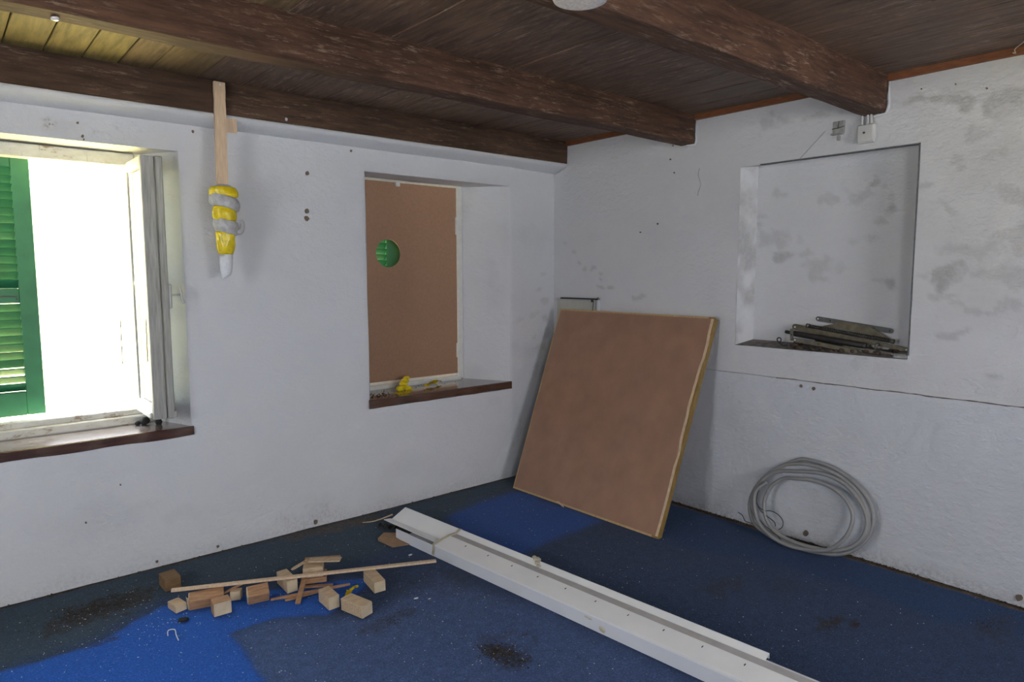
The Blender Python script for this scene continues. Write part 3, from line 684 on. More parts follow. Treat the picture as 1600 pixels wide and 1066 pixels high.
# rubble and feathers on the sills
def lump(bm, c, r, seed, sq=(1, 1, .8)):
    v = bmesh.ops.create_icosphere(bm, subdivisions=2, radius=1)['verts']
    P = np.array([x.co[:] for x in v]); d = 1 + fbm(P, 1.6, seed, 3) * .5
    for x, k in zip(v, d): x.co = Vector((c[0] + x.co.x * r * sq[0] * k, c[1] + x.co.y * r * sq[1] * k, c[2] + x.co.z * r * sq[2] * k))
lbl = {0: 'black tarry lump on the sill, left of the pair at the open sash', 1: 'larger black tarry lump on the sill below the open sash', 2: 'small black lump under the end of the open sash'}
for i, (x, y, r) in enumerate([(-2.775, .175, .013), (-2.750, .165, .024), (-2.690, .130, .016)]):
    bm = bmesh.new(); lump(bm, (x, y, .690 + r * .85), r, i + 5, (1, 1, .9 if i < 2 else 1.4)); tag(bmobj('black_lump', bm, 'black', None, True), lbl[i], 'debris', 'black lumps on the window sill')
def crumbs(name, spots_, mat, zf, label, cat, size=(.002, .006), parent=None, flat=.5):
    bm = bmesh.new()
    for cx, cy, sx, sy, n in spots_:
        for _ in range(n):
            x = random.gauss(cx, sx); y = random.gauss(cy, sy); z = zf(x, y)
            if z is None: continue
            s = random.uniform(*size); a = random.uniform(0, 6.3); h = s * flat
            p = [(x + s * math.cos(a + t) * random.uniform(.5, 1), y + s * math.sin(a + t) * random.uniform(.5, 1), z) for t in (0, 1.7, 3.1, 4.6)]
            b = [bm.verts.new(q) for q in p]; t = bm.verts.new((x, y, z + h))
            for k in range(4): bm.faces.new((b[k], b[(k + 1) % 4], t))
    o = bmobj(name, bm, mat, parent); return tag(o, label, cat, kind='stuff')
def onsill(x, y): return .6885 if 0.005 < y < .24 and not (x > -2.66 + -.4 * y) else None
crumbs('sill_grit', [(-3.02, .19, .07, .025, 170), (-3.2, .2, .12, .02, 60), (-2.84, .16, .05, .02, 25), (-2.62, .1, .05, .05, 50)], 'black', onsill, 'dark grit scattered on the sill of the open window', 'grit', (.0015, .005))
def onsill2(x, y): return .697 if .005 < y < .265 and x > -1.56 + .35 * y and x < -.47 - .75 * y else None
crumbs('sill_rubble', [(-1.44, .12, .05, .06, 110), (-1.27, .2, .10, .03, 50), (-1.0, .22, .12, .02, 30)], 'rust', onsill2, 'grey rubble on the dark sill below the hardboard', 'rubble', (.003, .010))
# yellow plastic scraps on sill 2
def scrap(name, path, wd, mat, label, seed=1, th=.0015, group=None):
    """crumpled ribbon of foil"""
    bm = bmesh.new(); r = random.Random(seed); pts = smoothpath(path, 5); prev = None
    for i, p in enumerate(pts):
        t = (Vector(pts[min(i + 1, len(pts) - 1)]) - Vector(pts[max(i - 1, 0)])).normalized(); s = t.cross(Vector((0, 0, 1)));
        if s.length < .1: s = Vector((1, 0, 0))
        s.normalize(); k = wd * r.uniform(.55, 1.0) * (.5 + .5 * math.sin(math.pi * (i + .6) / (len(pts))))
        row = [bm.verts.new(p - s * k + Vector((0, 0, r.uniform(0, wd * .5)))), bm.verts.new(p + Vector((0, 0, r.uniform(.2, .8) * wd))), bm.verts.new(p + s * k + Vector((0, 0, r.uniform(0, wd * .5))))]
        if prev:
            for a in (0, 1): bm.faces.new((prev[a], prev[a + 1], row[a + 1], row[a]))
        prev = row
    bmesh.ops.solidify(bm, geom=bm.faces[:], thickness=th)
    return tag(bmobj(name, bm, mat), label, 'plastic scrap', group)
bm = bmesh.new()
for k, (cx, cy, cz, r) in enumerate([(-1.245, .155, .716, .026), (-1.222, .175, .735, .025), (-1.20, .19, .752, .022), (-1.182, .20, .768, .018), (-1.265, .14, .708, .016), (-1.20, .15, .706, .020)]): lump(bm, (cx, cy, cz), r, 90 + k, (1.35, .6, .75))
tag(bmobj('plastic_scrap', bm, 'yellow'), 'crumpled yellow plastic scrap standing up on the dark window sill', 'plastic scrap', 'yellow plastic scraps')
scrap('plastic_scrap', [(-1.09, .13, .702), (-1.03, .16, .706), (-.96, .20, .712), (-.90, .22, .708)], .028, 'yellow', 'flat yellow plastic scrap at the right of the dark window sill', 8, group='yellow plastic scraps')
scrap('plastic_scrap', [(-1.36, .085, .701), (-1.28, .075, .702), (-1.2, .08, .701)], .007, 'yellow', 'thin yellow plastic strip near the left front of the dark sill', 9, group='yellow plastic scraps')

# ================================================================== HANGING LATH WITH PLASTIC
lath = tag(empty('hanging_lath', (-2.40, -.113, 1.88)), 'wooden lath nailed to the wall beam, its lower end wrapped in yellow and grey plastic', 'lath')
def part_rel(name, bm, mat, root, smooth=False):
    for v in bm.verts: v.co -= root.location
    return bmobj(name, bm, mat, root, smooth)
bm = bmesh.new()
rows = []
for k in range(15):
    t = k / 14; z = 2.376 - t * .62; x = -2.400 - .006 * t; wv = .026 + .001 * math.sin(k * 2.3)
    rows.append([bm.verts.new((x + a * wv, -.114 + b * .010, z)) for a, b in ((-1, -1), (1, -1), (1, 1), (-1, 1))])
for a, b in zip(rows, rows[1:]):
    for k in range(4): bm.faces.new((a[k], a[(k + 1) % 4], b[(k + 1) % 4], b[k]))
bm.faces.new(rows[0]); bm.faces.new(rows[-1][::-1]); part_rel('stick', bm, 'lath', lath)
bm = bmesh.new(); prism = [(-.103, 2.215), (-.06, 2.215), (-.06, 2.175), (-.103, 2.145)]
prism_x(bm, prism, -2.375, -2.318); part_rel('wedge', bm, 'lath', lath)
bm = bmesh.new(); bmesh.ops.create_uvsphere(bm, u_segments=10, v_segments=6, radius=.006, matrix=Matrix.Translation((-2.399, -.126, 2.362)) @ Matrix.Diagonal((1, .6, 1, 1))); part_rel('nail', bm, 'nail', lath, True)
def wrap(name, z0, z1, r0, r1, mat, seed, dx=0, tilt=0, n=12, squash=.8, bulge=.12, cols=28):
    bm = bmesh.new(); rows = []
    for i in range(n + 1):
        t = i / n; z = z0 + (z1 - z0) * t; r = r0 + (r1 - r0) * t; r *= 1 + bulge * math.sin(math.pi * t)
        if i in (0, n): r *= .9
        row = []
        for k in range(cols):
            a = 2 * math.pi * k / cols; P = np.array([[math.cos(a) * 1.2, math.sin(a) * 1.2, z * 22]])
            d = 1 + float(fbm(P, 1.0, seed, 3)[0]) * .16
            row.append(bm.verts.new((-2.402 + dx + r * d * math.cos(a), -.118 + r * d * squash * math.sin(a), z + tilt * math.cos(a) * r)))
        rows.append(row)
    for a, b in zip(rows, rows[1:]):
        for k in range(cols): bm.faces.new((a[k], a[(k + 1) % cols], b[(k + 1) % cols], b[k]))
    bm.faces.new(rows[0][::-1]); bm.faces.new(rows[-1]); return part_rel(name, bm, mat, lath, True)
wrap('plastic_knot', 1.888, 1.862, .030, .052, 'grey_bag', 1)
wrap('yellow_wrap', 1.876, 1.826, .058, .060, 'yellow', 2, 0)
wrap('grey_band', 1.835, 1.772, .062, .064, 'grey_bag', 3, .002, -.25)
wrap('yellow_wrap', 1.782, 1.708, .052, .050, 'yellow', 4, .001)
wrap('grey_band', 1.718, 1.648, .054, .052, 'grey_bag', 5, .006, -.2)
wrap('yellow_wrap', 1.660, 1.548, .046, .034, 'yellow', 6, .0, 0, 16)
wrap('white_tail', 1.552, 1.438, .031, .024, 'white_bag', 7, .0, .5, 12, .6, .1)
bm = bmesh.new()
pts = [(-2.352, -.13, 1.655), (-2.330, -.135, 1.665), (-2.320, -.13, 1.70), (-2.326, -.13, 1.72)]
tube_into(bm, smoothpath(pts, 3), [.014, .015, .016, .015, .013, .012, .010, .009, .007, .004], 7); part_rel('loose_flap', bm, 'grey_bag', lath, True)

# nails and scraps of paper in the beams
for i, (p, r, lb) in enumerate([((-2.065, -.105, 2.25), .008, 'small white nail head in the face of the wall beam'), ((-3.19, -1.115, 2.216), .013, 'bright scrap stuck to the underside of the middle beam')]):
    bm = bmesh.new(); lump(bm, p, r, i + 31, (1, .7, 1) if i == 0 else (1, 1.1, .5)); tag(bmobj('nail_head' if i == 0 else 'paper_scrap', bm, 'nail', None, True), lb, 'nail' if i == 0 else 'scrap')
# plaster disc under the near beam
bm = bmesh.new(); rows = []
for r, z in ((.0, 2.194), (.060, 2.195), (.074, 2.198), (.077, 2.204), (.077, 2.2085)):
    if r == 0: rows.append([bm.verts.new((-2.117, -2.262, z))]); continue
    rows.append([bm.verts.new((-2.117 + r * math.cos(k * math.pi / 18), -2.262 + r * math.sin(k * math.pi / 18), z)) for k in range(36)])
for k in range(36): bm.faces.new((rows[0][0], rows[1][k], rows[1][(k + 1) % 36]))
for a, b in zip(rows[1:], rows[2:]):
    for k in range(36): bm.faces.new((a[k], a[(k + 1) % 36], b[(k + 1) % 36], b[k]))
bm.faces.new(rows[-1])
tag(bmobj('plaster_disc', bm, 'rosette', None, False), 'speckled whitish round disc stuck under the near beam', 'disc')
# string at the top right corner
tag(tube('string_end', smoothpath([(-.14, -2.82, H - .002), (-.09, -2.795, 2.382), (-.05, -2.765, 2.378), (-.028, -2.748, 2.372), (-.026, -2.752, 2.358), (-.030, -2.742, 2.362)], 3), .0022, 'string', None, 6), 'pale string hanging from the ceiling above the orange trim', 'string')

# ================================================================== ELECTRICS AND HATCH ON THE RIGHT WALL
jb = tag(empty('junction_box', (-.006, -2.163, 2.122)), 'pale grey square junction box under the end of the beam', 'junction box')
bm = bmesh.new(); abox(bm, (-.022, -.041, -.044), (.006, .041, .044), .005); bmobj('box_body', bm, 'box_grey', jb)
bm = bmesh.new(); abox(bm, (-.028, -.036, -.040), (-.021, .036, .040), .003); bmobj('cover', bm, 'box_grey', jb)
tube('screw', [(-.031, .004, .004), (-.027, .004, .004)], .005, 'black_gap', jb, 10)
for dy in (.022, -.006, -.022): tube('conduit', [(-.012, dy, .040), (-.014, dy + (.002 if dy < 0 else 0), .094)], .006, 'box_grey', jb, 8)
rc = tag(empty('wiring_recess', (0, -2.023, 2.174)), 'broken open old wiring box beside the junction box', 'wiring box')
bm = bmesh.new(); abox(bm, (-.012, -.029, -.030), (.01, .029, .033), .003); bmobj('recess_back', bm, 'recess', rc)
bm = bmesh.new()
for a, b in (((-.014, -.030, .002), (-.014, .030, -.004)), ((-.014, -.004, .03), (-.014, .001, -.006)), ((-.014, .028, -.003), (-.014, -.012, -.001))): tube_into(bm, [a, b], .002, 6)
bmobj('wire', bm, 'black_gap', rc)
bm = bmesh.new(); abox(bm, (-.022, -.026, -.034), (.004, .034, -.026), .002); bmobj('lip', bm, 'recess', rc)
bm = bmesh.new(); abox(bm, (-.010, -.008, -.062), (.004, .008, -.036), .004); bmobj('broken_plaster', bm, 'recess', rc)
hat = tag(empty('wall_hatch', (0, -.215, .9)), 'cream wall hatch half hidden behind the leaning panel', 'hatch')
bm = bmesh.new(); abox(bm, (-.014, -.175, -.35), (.0, .205, .36), .003); bmobj('hatch_door', bm, 'hatch', hat)
bm = bmesh.new(); abox(bm, (-.024, -.215, .361), (.0, .208, .371), .002); bmobj('hatch_head', bm, 'box_grey', hat)
bm = bmesh.new(); abox(bm, (-.027, -.213, .366), (-.002, .155, .376), .001); bmobj('slot', bm, 'black_gap', hat)
bm = bmesh.new(); tube_into(bm, smoothpath([(-.02, -.165, .362), (-.022, -.168, .35), (-.02, -.160, .32), (-.02, -.162, .28)], 3), .0022, 6); tube_into(bm, [(-.024, -.158, .366), (-.024, -.160, .350)], .009, 7)
tube_into(bm, [(-.024, -.205, .366), (-.024, -.214, .385)], .003, 6)
bmobj('latch_wire', bm, 'black_gap', hat)
bm = bmesh.new(); abox(bm, (-.018, -.215, -.35), (.0, -.195, .36), .002); bmobj('hatch_frame', bm, 'plaster_lower', hat)

# ================================================================== LEANING PANEL
pan = tag(empty('leaning_panel', (-.6, -.8, 0)), 'large brown hardboard panel on a pine frame leaning in the corner', 'panel')
BL, BR, TR, TL = Vector((-.612, -.203, .003)), Vector((-.594, -1.400, .003)), Vector((-.060, -1.378, 1.194)), Vector((-.060, -.092, 1.196))
nrm = (TL - BL).cross(BR - BL).normalized()
if nrm.x > 0: nrm = -nrm           # faces the room
def quadslab(name, a, b, c, d, f0, f1, mat, root, jag=None):
    """slab between offsets f0 (front) and f1 (back) behind the panel face"""
    bm = bmesh.new(); n = 1
    f = [bm.verts.new(p - nrm * f0 - root.location) for p in (a, b, c, d)]; k = [bm.verts.new(p - nrm * f1 - root.location) for p in (a, b, c, d)]
    bm.faces.new(f); bm.faces.new(k[::-1])
    for i in range(4): bm.faces.new((f[i], k[i], k[(i + 1) % 4], f[(i + 1) % 4]))
    return bmobj(name, bm, mat, root)
def L(p, q, t): return p + (q - p) * t
def uv(u, v): return L(L(BL, BR, u), L(TL, TR, u), v)
def clampz(p): return Vector((p.x, p.y, max(p.z, .002)))
# pine battens all round (thickness .04), hardboard facing slightly smaller so that a pale border shows
e = .009
def batten(name, u0, u1, v0, v1, mat, f0=.004, f1=.042):
    return quadslab(name, uv(u0, v0), uv(u1, v0), uv(u1, v1), uv(u0, v1), f0, f1, mat, pan)
batten('frame_batten', .0, .035, .0, 1, 'pine'); batten('frame_batten', .965, 1, .0, 1, 'pine_side')
batten('frame_batten', .035, .965, .0, .035, 'pine'); batten('frame_batten', .035, .965, .965, 1, 'pine')
# facing with its ragged right edge
bm = bmesh.new(); rt = []; n = 26
for i in range(n + 1):
    v = e + (1 - 2 * e) * i / n
    ragged = .0035 * math.sin(v * 9) + (.006 if .34 < v < .40 else 0) + (-.004 if .55 < v < .8 else 0)
    rt.append((1 - .015 + ragged - (.004 if v > .9 else 0), v))
lf = [(.010 + .002 * math.sin(i), e + (1 - 2 * e) * i / n) for i in range(n + 1)]
fr = [[bm.verts.new(uv(*a) + nrm * .0005 - pan.location), bm.verts.new(uv(*b) + nrm * .0005 - pan.location)] for a, b in zip(lf, rt)]
bk = [[bm.verts.new(uv(*a) - nrm * .0045 - pan.location), bm.verts.new(uv(*b) - nrm * .0045 - pan.location)] for a, b in zip(lf, rt)]
for i in range(n):
    bm.faces.new((fr[i][0], fr[i][1], fr[i + 1][1], fr[i + 1][0])); bm.faces.new((bk[i][0], bk[i + 1][0], bk[i + 1][1], bk[i][1]))
    bm.faces.new((fr[i][1], bk[i][1], bk[i + 1][1], fr[i + 1][1])); bm.faces.new((fr[i][0], fr[i + 1][0], bk[i + 1][0], bk[i][0]))
bm.faces.new((fr[0][0], bk[0][0], bk[0][1], fr[0][1])); bm.faces.new((fr[n][0], fr[n][1], bk[n][1], bk[n][0]))
bmobj('hardboard_face', bm, 'mdf2', pan)
# pale broken rim along the right edge
bm = bmesh.new(); prev = None
for i in range(n + 1):
    a, v = rt[i]; a0 = a + .0005; a1 = min(1.0, a + .0125)
    row = [bm.verts.new(uv(a0, v) - nrm * .0005 - pan.location), bm.verts.new(uv(a1, v) - nrm * .0005 - pan.location), bm.verts.new(uv(a1, v) - nrm * .006 - pan.location), bm.verts.new(uv(a0, v) - nrm * .006 - pan.location)]
    if prev:
        for k in range(4): bm.faces.new((prev[k], prev[(k + 1) % 4], row[(k + 1) % 4], row[k]))
    else: bm.faces.new(row[::-1])
    prev = row
bm.faces.new(prev); bmobj('pale_edge_strip', bm, 'lath', pan)
# splinter on the bottom edge
bm = bmesh.new(); q = uv(.36, .003) - pan.location
vs = [bm.verts.new(q + Vector(d)) for d in ((0, .03, .006), (0, -.05, .006), (-.035, -.09, .002), (-.004, .0, .004), (0, -.01, .014))]
for f in ((0, 1, 4), (1, 2, 4), (2, 3, 4), (3, 0, 4), (3, 2, 1, 0)): bm.faces.new([vs[i] for i in f])
bmobj('splinter', bm, 'lath', pan)

# ================================================================== COILED CABLE
COIL = [[-0.052, -1.720, 0.318], [-0.036, -1.806, 0.392], [-0.027, -1.893, 0.446], [-0.025, -1.948, 0.457], [-0.028, -2.076, 0.445], [-0.04, -2.199, 0.392], [-0.057, -2.281, 0.317], [-0.076, -2.309, 0.235], [-0.096, -2.294, 0.149], [-0.114, -2.234, 0.071], [-0.124, -2.156, 0.028], [-0.132, -2.061, 0.012], [-0.150, -1.972, 0.012], [-0.145, -1.862, 0.014], [-0.122, -1.748, 0.036], [-0.114, -1.688, 0.069], [-0.096, -1.657, 0.149], [-0.078, -1.668, 0.227], [-0.058, -1.716, 0.313], [-0.039, -1.804, 0.394], [-0.044, -1.883, 0.425], [-0.042, -1.95, 0.436], [-0.043, -2.054, 0.431], [-0.05, -2.152, 0.401], [-0.065, -2.24, 0.337], [-0.083, -2.287, 0.254], [-0.102, -2.293, 0.174], [-0.119, -2.246, 0.1], [-0.131, -2.153, 0.047], [-0.137, -2.063, 0.023], [-0.14, -1.967, 0.014], [-0.136, -1.837, 0.028], [-0.125, -1.735, 0.073], [-0.106, -1.676, 0.157], [-0.087, -1.68, 0.239], [-0.065, -1.746, 0.335], [-0.057, -1.814, 0.371], [-0.064, -1.896, 0.390], [-0.061, -1.974, 0.404], [-0.06, -2.069, 0.408], [-0.066, -2.16, 0.382], [-0.079, -2.235, 0.327], [-0.095, -2.283, 0.256], [-0.112, -2.288, 0.181], [-0.129, -2.25, 0.109], [-0.141, -2.168, 0.057], [-0.145, -2.066, 0.038], [-0.146, -1.957, 0.035], [-0.142, -1.852, 0.053], [-0.132, -1.789, 0.096], [-0.118, -1.759, 0.155], [-0.106, -1.753, 0.209], [-0.092, -1.771, 0.269], [-0.084, -1.798, 0.306], [-0.075, -1.844, 0.343], [-0.084, -1.9, 0.356], [-0.081, -1.997, 0.368], [-0.084, -2.094, 0.358], [-0.091, -2.168, 0.324], [-0.104, -2.215, 0.269], [-0.118, -2.227, 0.211], [-0.134, -2.206, 0.139], [-0.151, -2.149, 0.066], [-0.159, -2.073, 0.032], [-0.163, -1.954, 0.014], [-0.16, -1.85, 0.025], [-0.15, -1.756, 0.072], [-0.135, -1.715, 0.134], [-0.12, -1.697, 0.198], [-0.11, -1.7, 0.242], [-0.104, -1.718, 0.268], [-0.096, -1.758, 0.305]]
WIRES = [[[-0.102, -1.717, 0.254], [-0.11, -1.708, 0.218], [-0.119, -1.715, 0.176], [-0.125, -1.753, 0.152], [-0.123, -1.805, 0.159], [-0.126, -1.846, 0.149], [-0.131, -1.873, 0.126], [-0.138, -1.877, 0.097], [-0.143, -1.858, 0.075]], [[-0.118, -1.71, 0.181], [-0.126, -1.74, 0.146], [-0.131, -1.784, 0.126], [-0.135, -1.827, 0.108], [-0.14, -1.838, 0.087]], [[-0.136, -1.611, 0.103], [-0.138, -1.638, 0.094], [-0.144, -1.66, 0.069], [-0.145, -1.688, 0.067], [-0.145, -1.706, 0.064]], [[-0.133, -1.718, 0.118], [-0.139, -1.749, 0.093], [-0.144, -1.794, 0.068], [-0.147, -1.842, 0.055], [-0.155, -1.883, 0.02]]]
coil = tag(empty('cable_coil', (-.12, -1.96, 0)), 'coil of thick grey cable leaning against the foot of the right wall', 'cable')
bm = bmesh.new(); tube_into(bm, smoothpath(COIL, 4), .0103, 10); part_rel('cable', bm, 'cable', coil, True)
for wpts in WIRES:
    bm = bmesh.new(); tube_into(bm, smoothpath(wpts, 4), .0026, 6); part_rel('bare_wire', bm, 'wire', coil, True)

# ================================================================== IRONWORK IN THE NICHE
def flatbar(y0, z0, y1, z1, wd, th, x, x1=None, holes=(), mat='steel', name='bar', root=None, taper=1.0):
    """flat bar with round ends and punched holes, lying in a plane x = const"""
    a, b = Vector((x, y0, z0)), Vector((x if x1 is None else x1, y1, z1)); t = (b - a).normalized(); s = Vector((1, 0, 0)).cross(t).normalized(); nx = t.cross(s)
    Ln = (b - a).length; bm = bmesh.new(); out = []
    for k in range(9): an = math.pi / 2 + math.pi * k / 8; out.append((math.cos(an) * wd / 2, math.sin(an) * wd / 2))
    for k in range(9): an = -math.pi / 2 + math.pi * k / 8; out.append((Ln + math.cos(an) * wd / 2 * taper, math.sin(an) * wd / 2 * taper))
    f = [bm.verts.new(a + t * p + s * q + nx * th / 2 - root.location) for p, q in out]; g_ = [bm.verts.new(a + t * p + s * q - nx * th / 2 - root.location) for p, q in out]
    bm.faces.new(f); bm.faces.new(g_[::-1]); n = len(out)
    for k in range(n): bm.faces.new((f[k], g_[k], g_[(k + 1) % n], f[(k + 1) % n]))
    o = bmobj(name, bm, mat, root)
    for h in holes:
        c = a + t * Ln * h - root.location; bm = bmesh.new(); tube_into(bm, [c - nx * (th / 2 + .0018), c + nx * (th / 2 + .0018)], .0042, 10); bmobj('rivet', bm, 'nail' if h in (0, 1) else 'black_gap', root)
    return o
r1 = tag(empty('folding_bracket', (.12, -2.09, 1.18)), 'grey folding metal bracket lying on top of the heap in the niche', 'bracket', 'metal brackets in the niche')
flatbar(-1.898, 1.202, -2.270, 1.159, .026, .004, .125, .118, (0, .18, .78, .99), 'steel_grey', 'flat_bar', r1)
bm = bmesh.new(); pl = [(-1.992, 1.181), (-2.017, 1.196), (-2.169, 1.178), (-2.273, 1.120), (-2.22, 1.122), (-2.04, 1.152), (-1.92, 1.162)]
f = [bm.verts.new(Vector((.112, y, z)) - r1.location) for y, z in pl]; k_ = [bm.verts.new(Vector((.117, y, z)) - r1.location) for y, z in pl]
bm.faces.new(f); bm.faces.new(k_[::-1])
for i in range(len(pl)): bm.faces.new((f[i], k_[i], k_[(i + 1) % len(pl)], f[(i + 1) % len(pl)]))
bmobj('link_plate', bm, 'olive', r1)
r2 = tag(empty('spring_arm', (.09, -2.07, 1.13)), 'metal arm with a long coil spring across the heap in the niche', 'bracket', 'metal brackets in the niche')
flatbar(-1.783, 1.152, -2.358, 1.074, .034, .005, .10, .09, (0, 1), 'olive', 'arm', r2, .5)
sp = []; a, b = Vector((.082, -1.866, 1.164)), Vector((.074, -2.294, 1.112)); t = (b - a).normalized(); u = t.cross(Vector((1, 0, 0))).normalized(); v = t.cross(u)
for i in range(46 * 8): an = i / 8 * 2 * math.pi; sp.append(a + (b - a) * i / (46 * 8) + (u * math.cos(an) + v * math.sin(an)) * .0085)
bm = bmesh.new(); tube_into(bm, sp, .0026, 5); part_rel('spring', bm, 'dark_steel', r2, True)
bm = bmesh.new(); tube_into(bm, [a, b], .005, 8); part_rel('spring_core', bm, 'steel', r2, True)
bm = bmesh.new(); tube_into(bm, [a - t * .01, a + t * .004], .012, 10); part_rel('spring_cap', bm, 'steel', r2, True)
bm = bmesh.new(); tube_into(bm, [b - t * .004, b + t * .012], .012, 10); part_rel('spring_cap', bm, 'steel', r2, True)
r3 = tag(empty('iron_tube', (.06, -1.95, 1.10)), 'dark iron tube with a knobbed end in the niche heap', 'bracket', 'metal brackets in the niche')
bm = bmesh.new(); tube_into(bm, [(.07, -1.744, 1.125), (.07, -1.775, 1.121), (.068, -1.78, 1.120), (.068, -2.165, 1.081), (.068, -2.175, 1.080)], [.0095, .0095, .0155, .0155, .014], 12); part_rel('tube_body', bm, 'dark_steel', r3, True)
flatbar(-1.789, 1.137, -1.791, 1.088, .018, .004, .05, .05, (.5,), 'steel', 'link', r3)
r4 = tag(empty('iron_rod', (.09, -2.1, 1.06)), 'black iron rod lying low at the right of the niche heap', 'bracket', 'metal brackets in the niche')
bm = bmesh.new(); tube_into(bm, [(.095, -1.905, 1.092), (.085, -2.10, 1.069), (.08, -2.295, 1.053)], .0115, 10); part_rel('rod_body', bm, 'dark_steel', r4, True)
bm = bmesh.new(); tube_into(bm, [(.07, -2.230, 1.098), (.07, -2.217, 1.058)], .008, 8); part_rel('peg', bm, 'steel', r4, True)
r5 = tag(empty('short_bracket', (.05, -1.95, 1.06)), 'short grey flat bracket low at the left of the niche heap', 'bracket', 'metal brackets in the niche')
flatbar(-1.814, 1.086, -2.103, 1.056, .022, .005, .045, .05, (0, .55), 'steel', 'flat_bar', r5)
flatbar(-1.93, 1.078, -2.137, 1.050, .022, .005, .030, .035, (.1,), 'olive', 'flat_bar', r5)
r6 = tag(empty('low_bracket', (.05, -2.2, 1.05)), 'rusty bracket half buried at the right end of the niche heap', 'bracket', 'metal brackets in the niche')
flatbar(-2.07, 1.064, -2.306, 1.046, .020, .005, .055, .06, (.4, 1), 'steel', 'flat_bar', r6)
eye = []
for k in range(17): an = 2 * math.pi * k / 16 - 1.2; eye.append((.055, -1.716 + .0115 * math.cos(an), 1.079 + .0115 * math.sin(an)))
eye += [(.055, -1.722, 1.060), (.056, -1.735, 1.048), (.058, -1.76, 1.050)]
tag(tube('screw_eye', eye, .0038, 'dark_steel', None, 7), 'rusty screw eye at the left end of the niche heap', 'screw eye')
bm = bmesh.new(); abox(bm, (-.002, -2.394, 1.034), (.10, -2.325, 1.060), .008)
tag(bmobj('mortar_lump', bm, 'recess'), 'grey mortar lump at the right end of the niche shelf', 'mortar')
bm = bmesh.new()
for i in range(46):
    y_ = random.uniform(-2.32, -1.74); x_ = random.uniform(.012, .11); r_ = random.uniform(.005, .013) * (1.35 if y_ > -1.87 else 1); lump(bm, (x_, y_, 1.036 + .19 * x_ + r_ * .7), r_, i, (1, 1.2, .8))
tag(bmobj('rusty_clutter', bm, 'rust', None, True), 'rusty bolts and crumbs under the metal brackets in the niche', 'scrap', kind='stuff')

# ================================================================== WHITE PVC PROFILES ON THE FLOOR
ux = Vector((1, .08, 0)).normalized(); dy = Vector((.08, -1, 0)).normalized()
def prof(name, sect, y0, y1, mat, root, tw=None, z_off=0.0):
    """closed section (u across, z up) run along the bundle from world y0 to y1"""
    bm = bmesh.new(); rows = []
    n = 8
    for i in range(n + 1):
        yy = y0 + (y1 - y0) * i / n; base = Vector((-1.597 - .08 * (yy + 1.4), yy, 0))
        rows.append([bm.verts.new(base + ux * (u + (tw(i / n)[0] if tw else 0)) + Vector((0, 0, z + z_off + (tw(i / n)[1] if tw else 0))) - root.location) for u, z in sect])
    m = len(sect)
    for a, b in zip(rows, rows[1:]):
        for k in range(m): bm.faces.new((a[k], a[(k + 1) % m], b[(k + 1) % m], b[k]))
    bm.faces.new(rows[0][::-1]); bm.faces.new(rows[-1]); return bmobj(name, bm, mat, root)
pa = tag(empty('channel_profile', (-1.6, -1.4, 0)), 'lowest of the white plastic profiles, an open channel lying on the carpet', 'plastic profile', 'white profiles taped in a bundle')
prof('front_flange', [(0, .001), (.005, .001), (.005, .057), (0, .057)], -.46, -3.15, 'pvc_side', pa)
prof('base', [(.005, .001), (.195, .001), (.195, .005), (.005, .005)], -.46, -3.15, 'pvc_side', pa)
prof('back_flange', [(.195, .001), (.200, .001), (.200, .055), (.195, .055)], -.46, -3.15, 'pvc_side', pa)
pb = tag(empty('angle_profile', (-1.6, -1.4, 0)), 'white plastic angle profile whose end sticks out furthest towards the window wall', 'plastic profile', 'white profiles taped in a bundle')
prof('profile_body', [(.031, .0610), (.078, .0550), (.084, .0500), (.092, .0530), (.176, .0925), (.180, .0944), (.185, .0935), (.186, .074), (.182, .074), (.181, .088), (.176, .0885), (.094, .0500), (.084, .0460), (.076, .0510), (.031, .0575)], -.300, -2.475, 'pvc', pb)
pc = tag(empty('cover_profile', (-1.6, -1.4, 0)), 'broad white plastic profile with a grey seal strip, topmost in the bundle', 'plastic profile', 'white profiles taped in a bundle')
prof('profile_body', [(-.002, .0575), (-.002, .066), (.003, .0675), (.007, .0645), (.011, .0660), (.100, .0815), (.105, .0820), (.105, .0790), (.012, .0625), (.006, .0605)], -.80, -3.15, 'pvc', pc)
prof('seal_strip', [(.1055, .0815), (.147, .0812), (.147, .0797), (.1055, .0785)], -.80, -3.15, 'grey_seal', pc)
prof('back_web', [(.147, .0810), (.150, .0815), (.150, .0803), (.147, .0800)], -.80, -3.15, 'pvc', pc)
# screw slots
for i in range(13):
    yy = -.95 - i * .165; base = Vector((-1.597 - .08 * (yy + 1.4), yy, 0)) + ux * .078
    bm = bmesh.new(); q = base + Vector((0, 0, .0786)) - pc.location
    tube_into(bm, [q - ux * .005 - Vector((0, 0, .0008)), q + ux * .005 + Vector((0, 0, .0008))], .0017, 5); bmobj('screw_slot', bm, 'black_gap', pc)
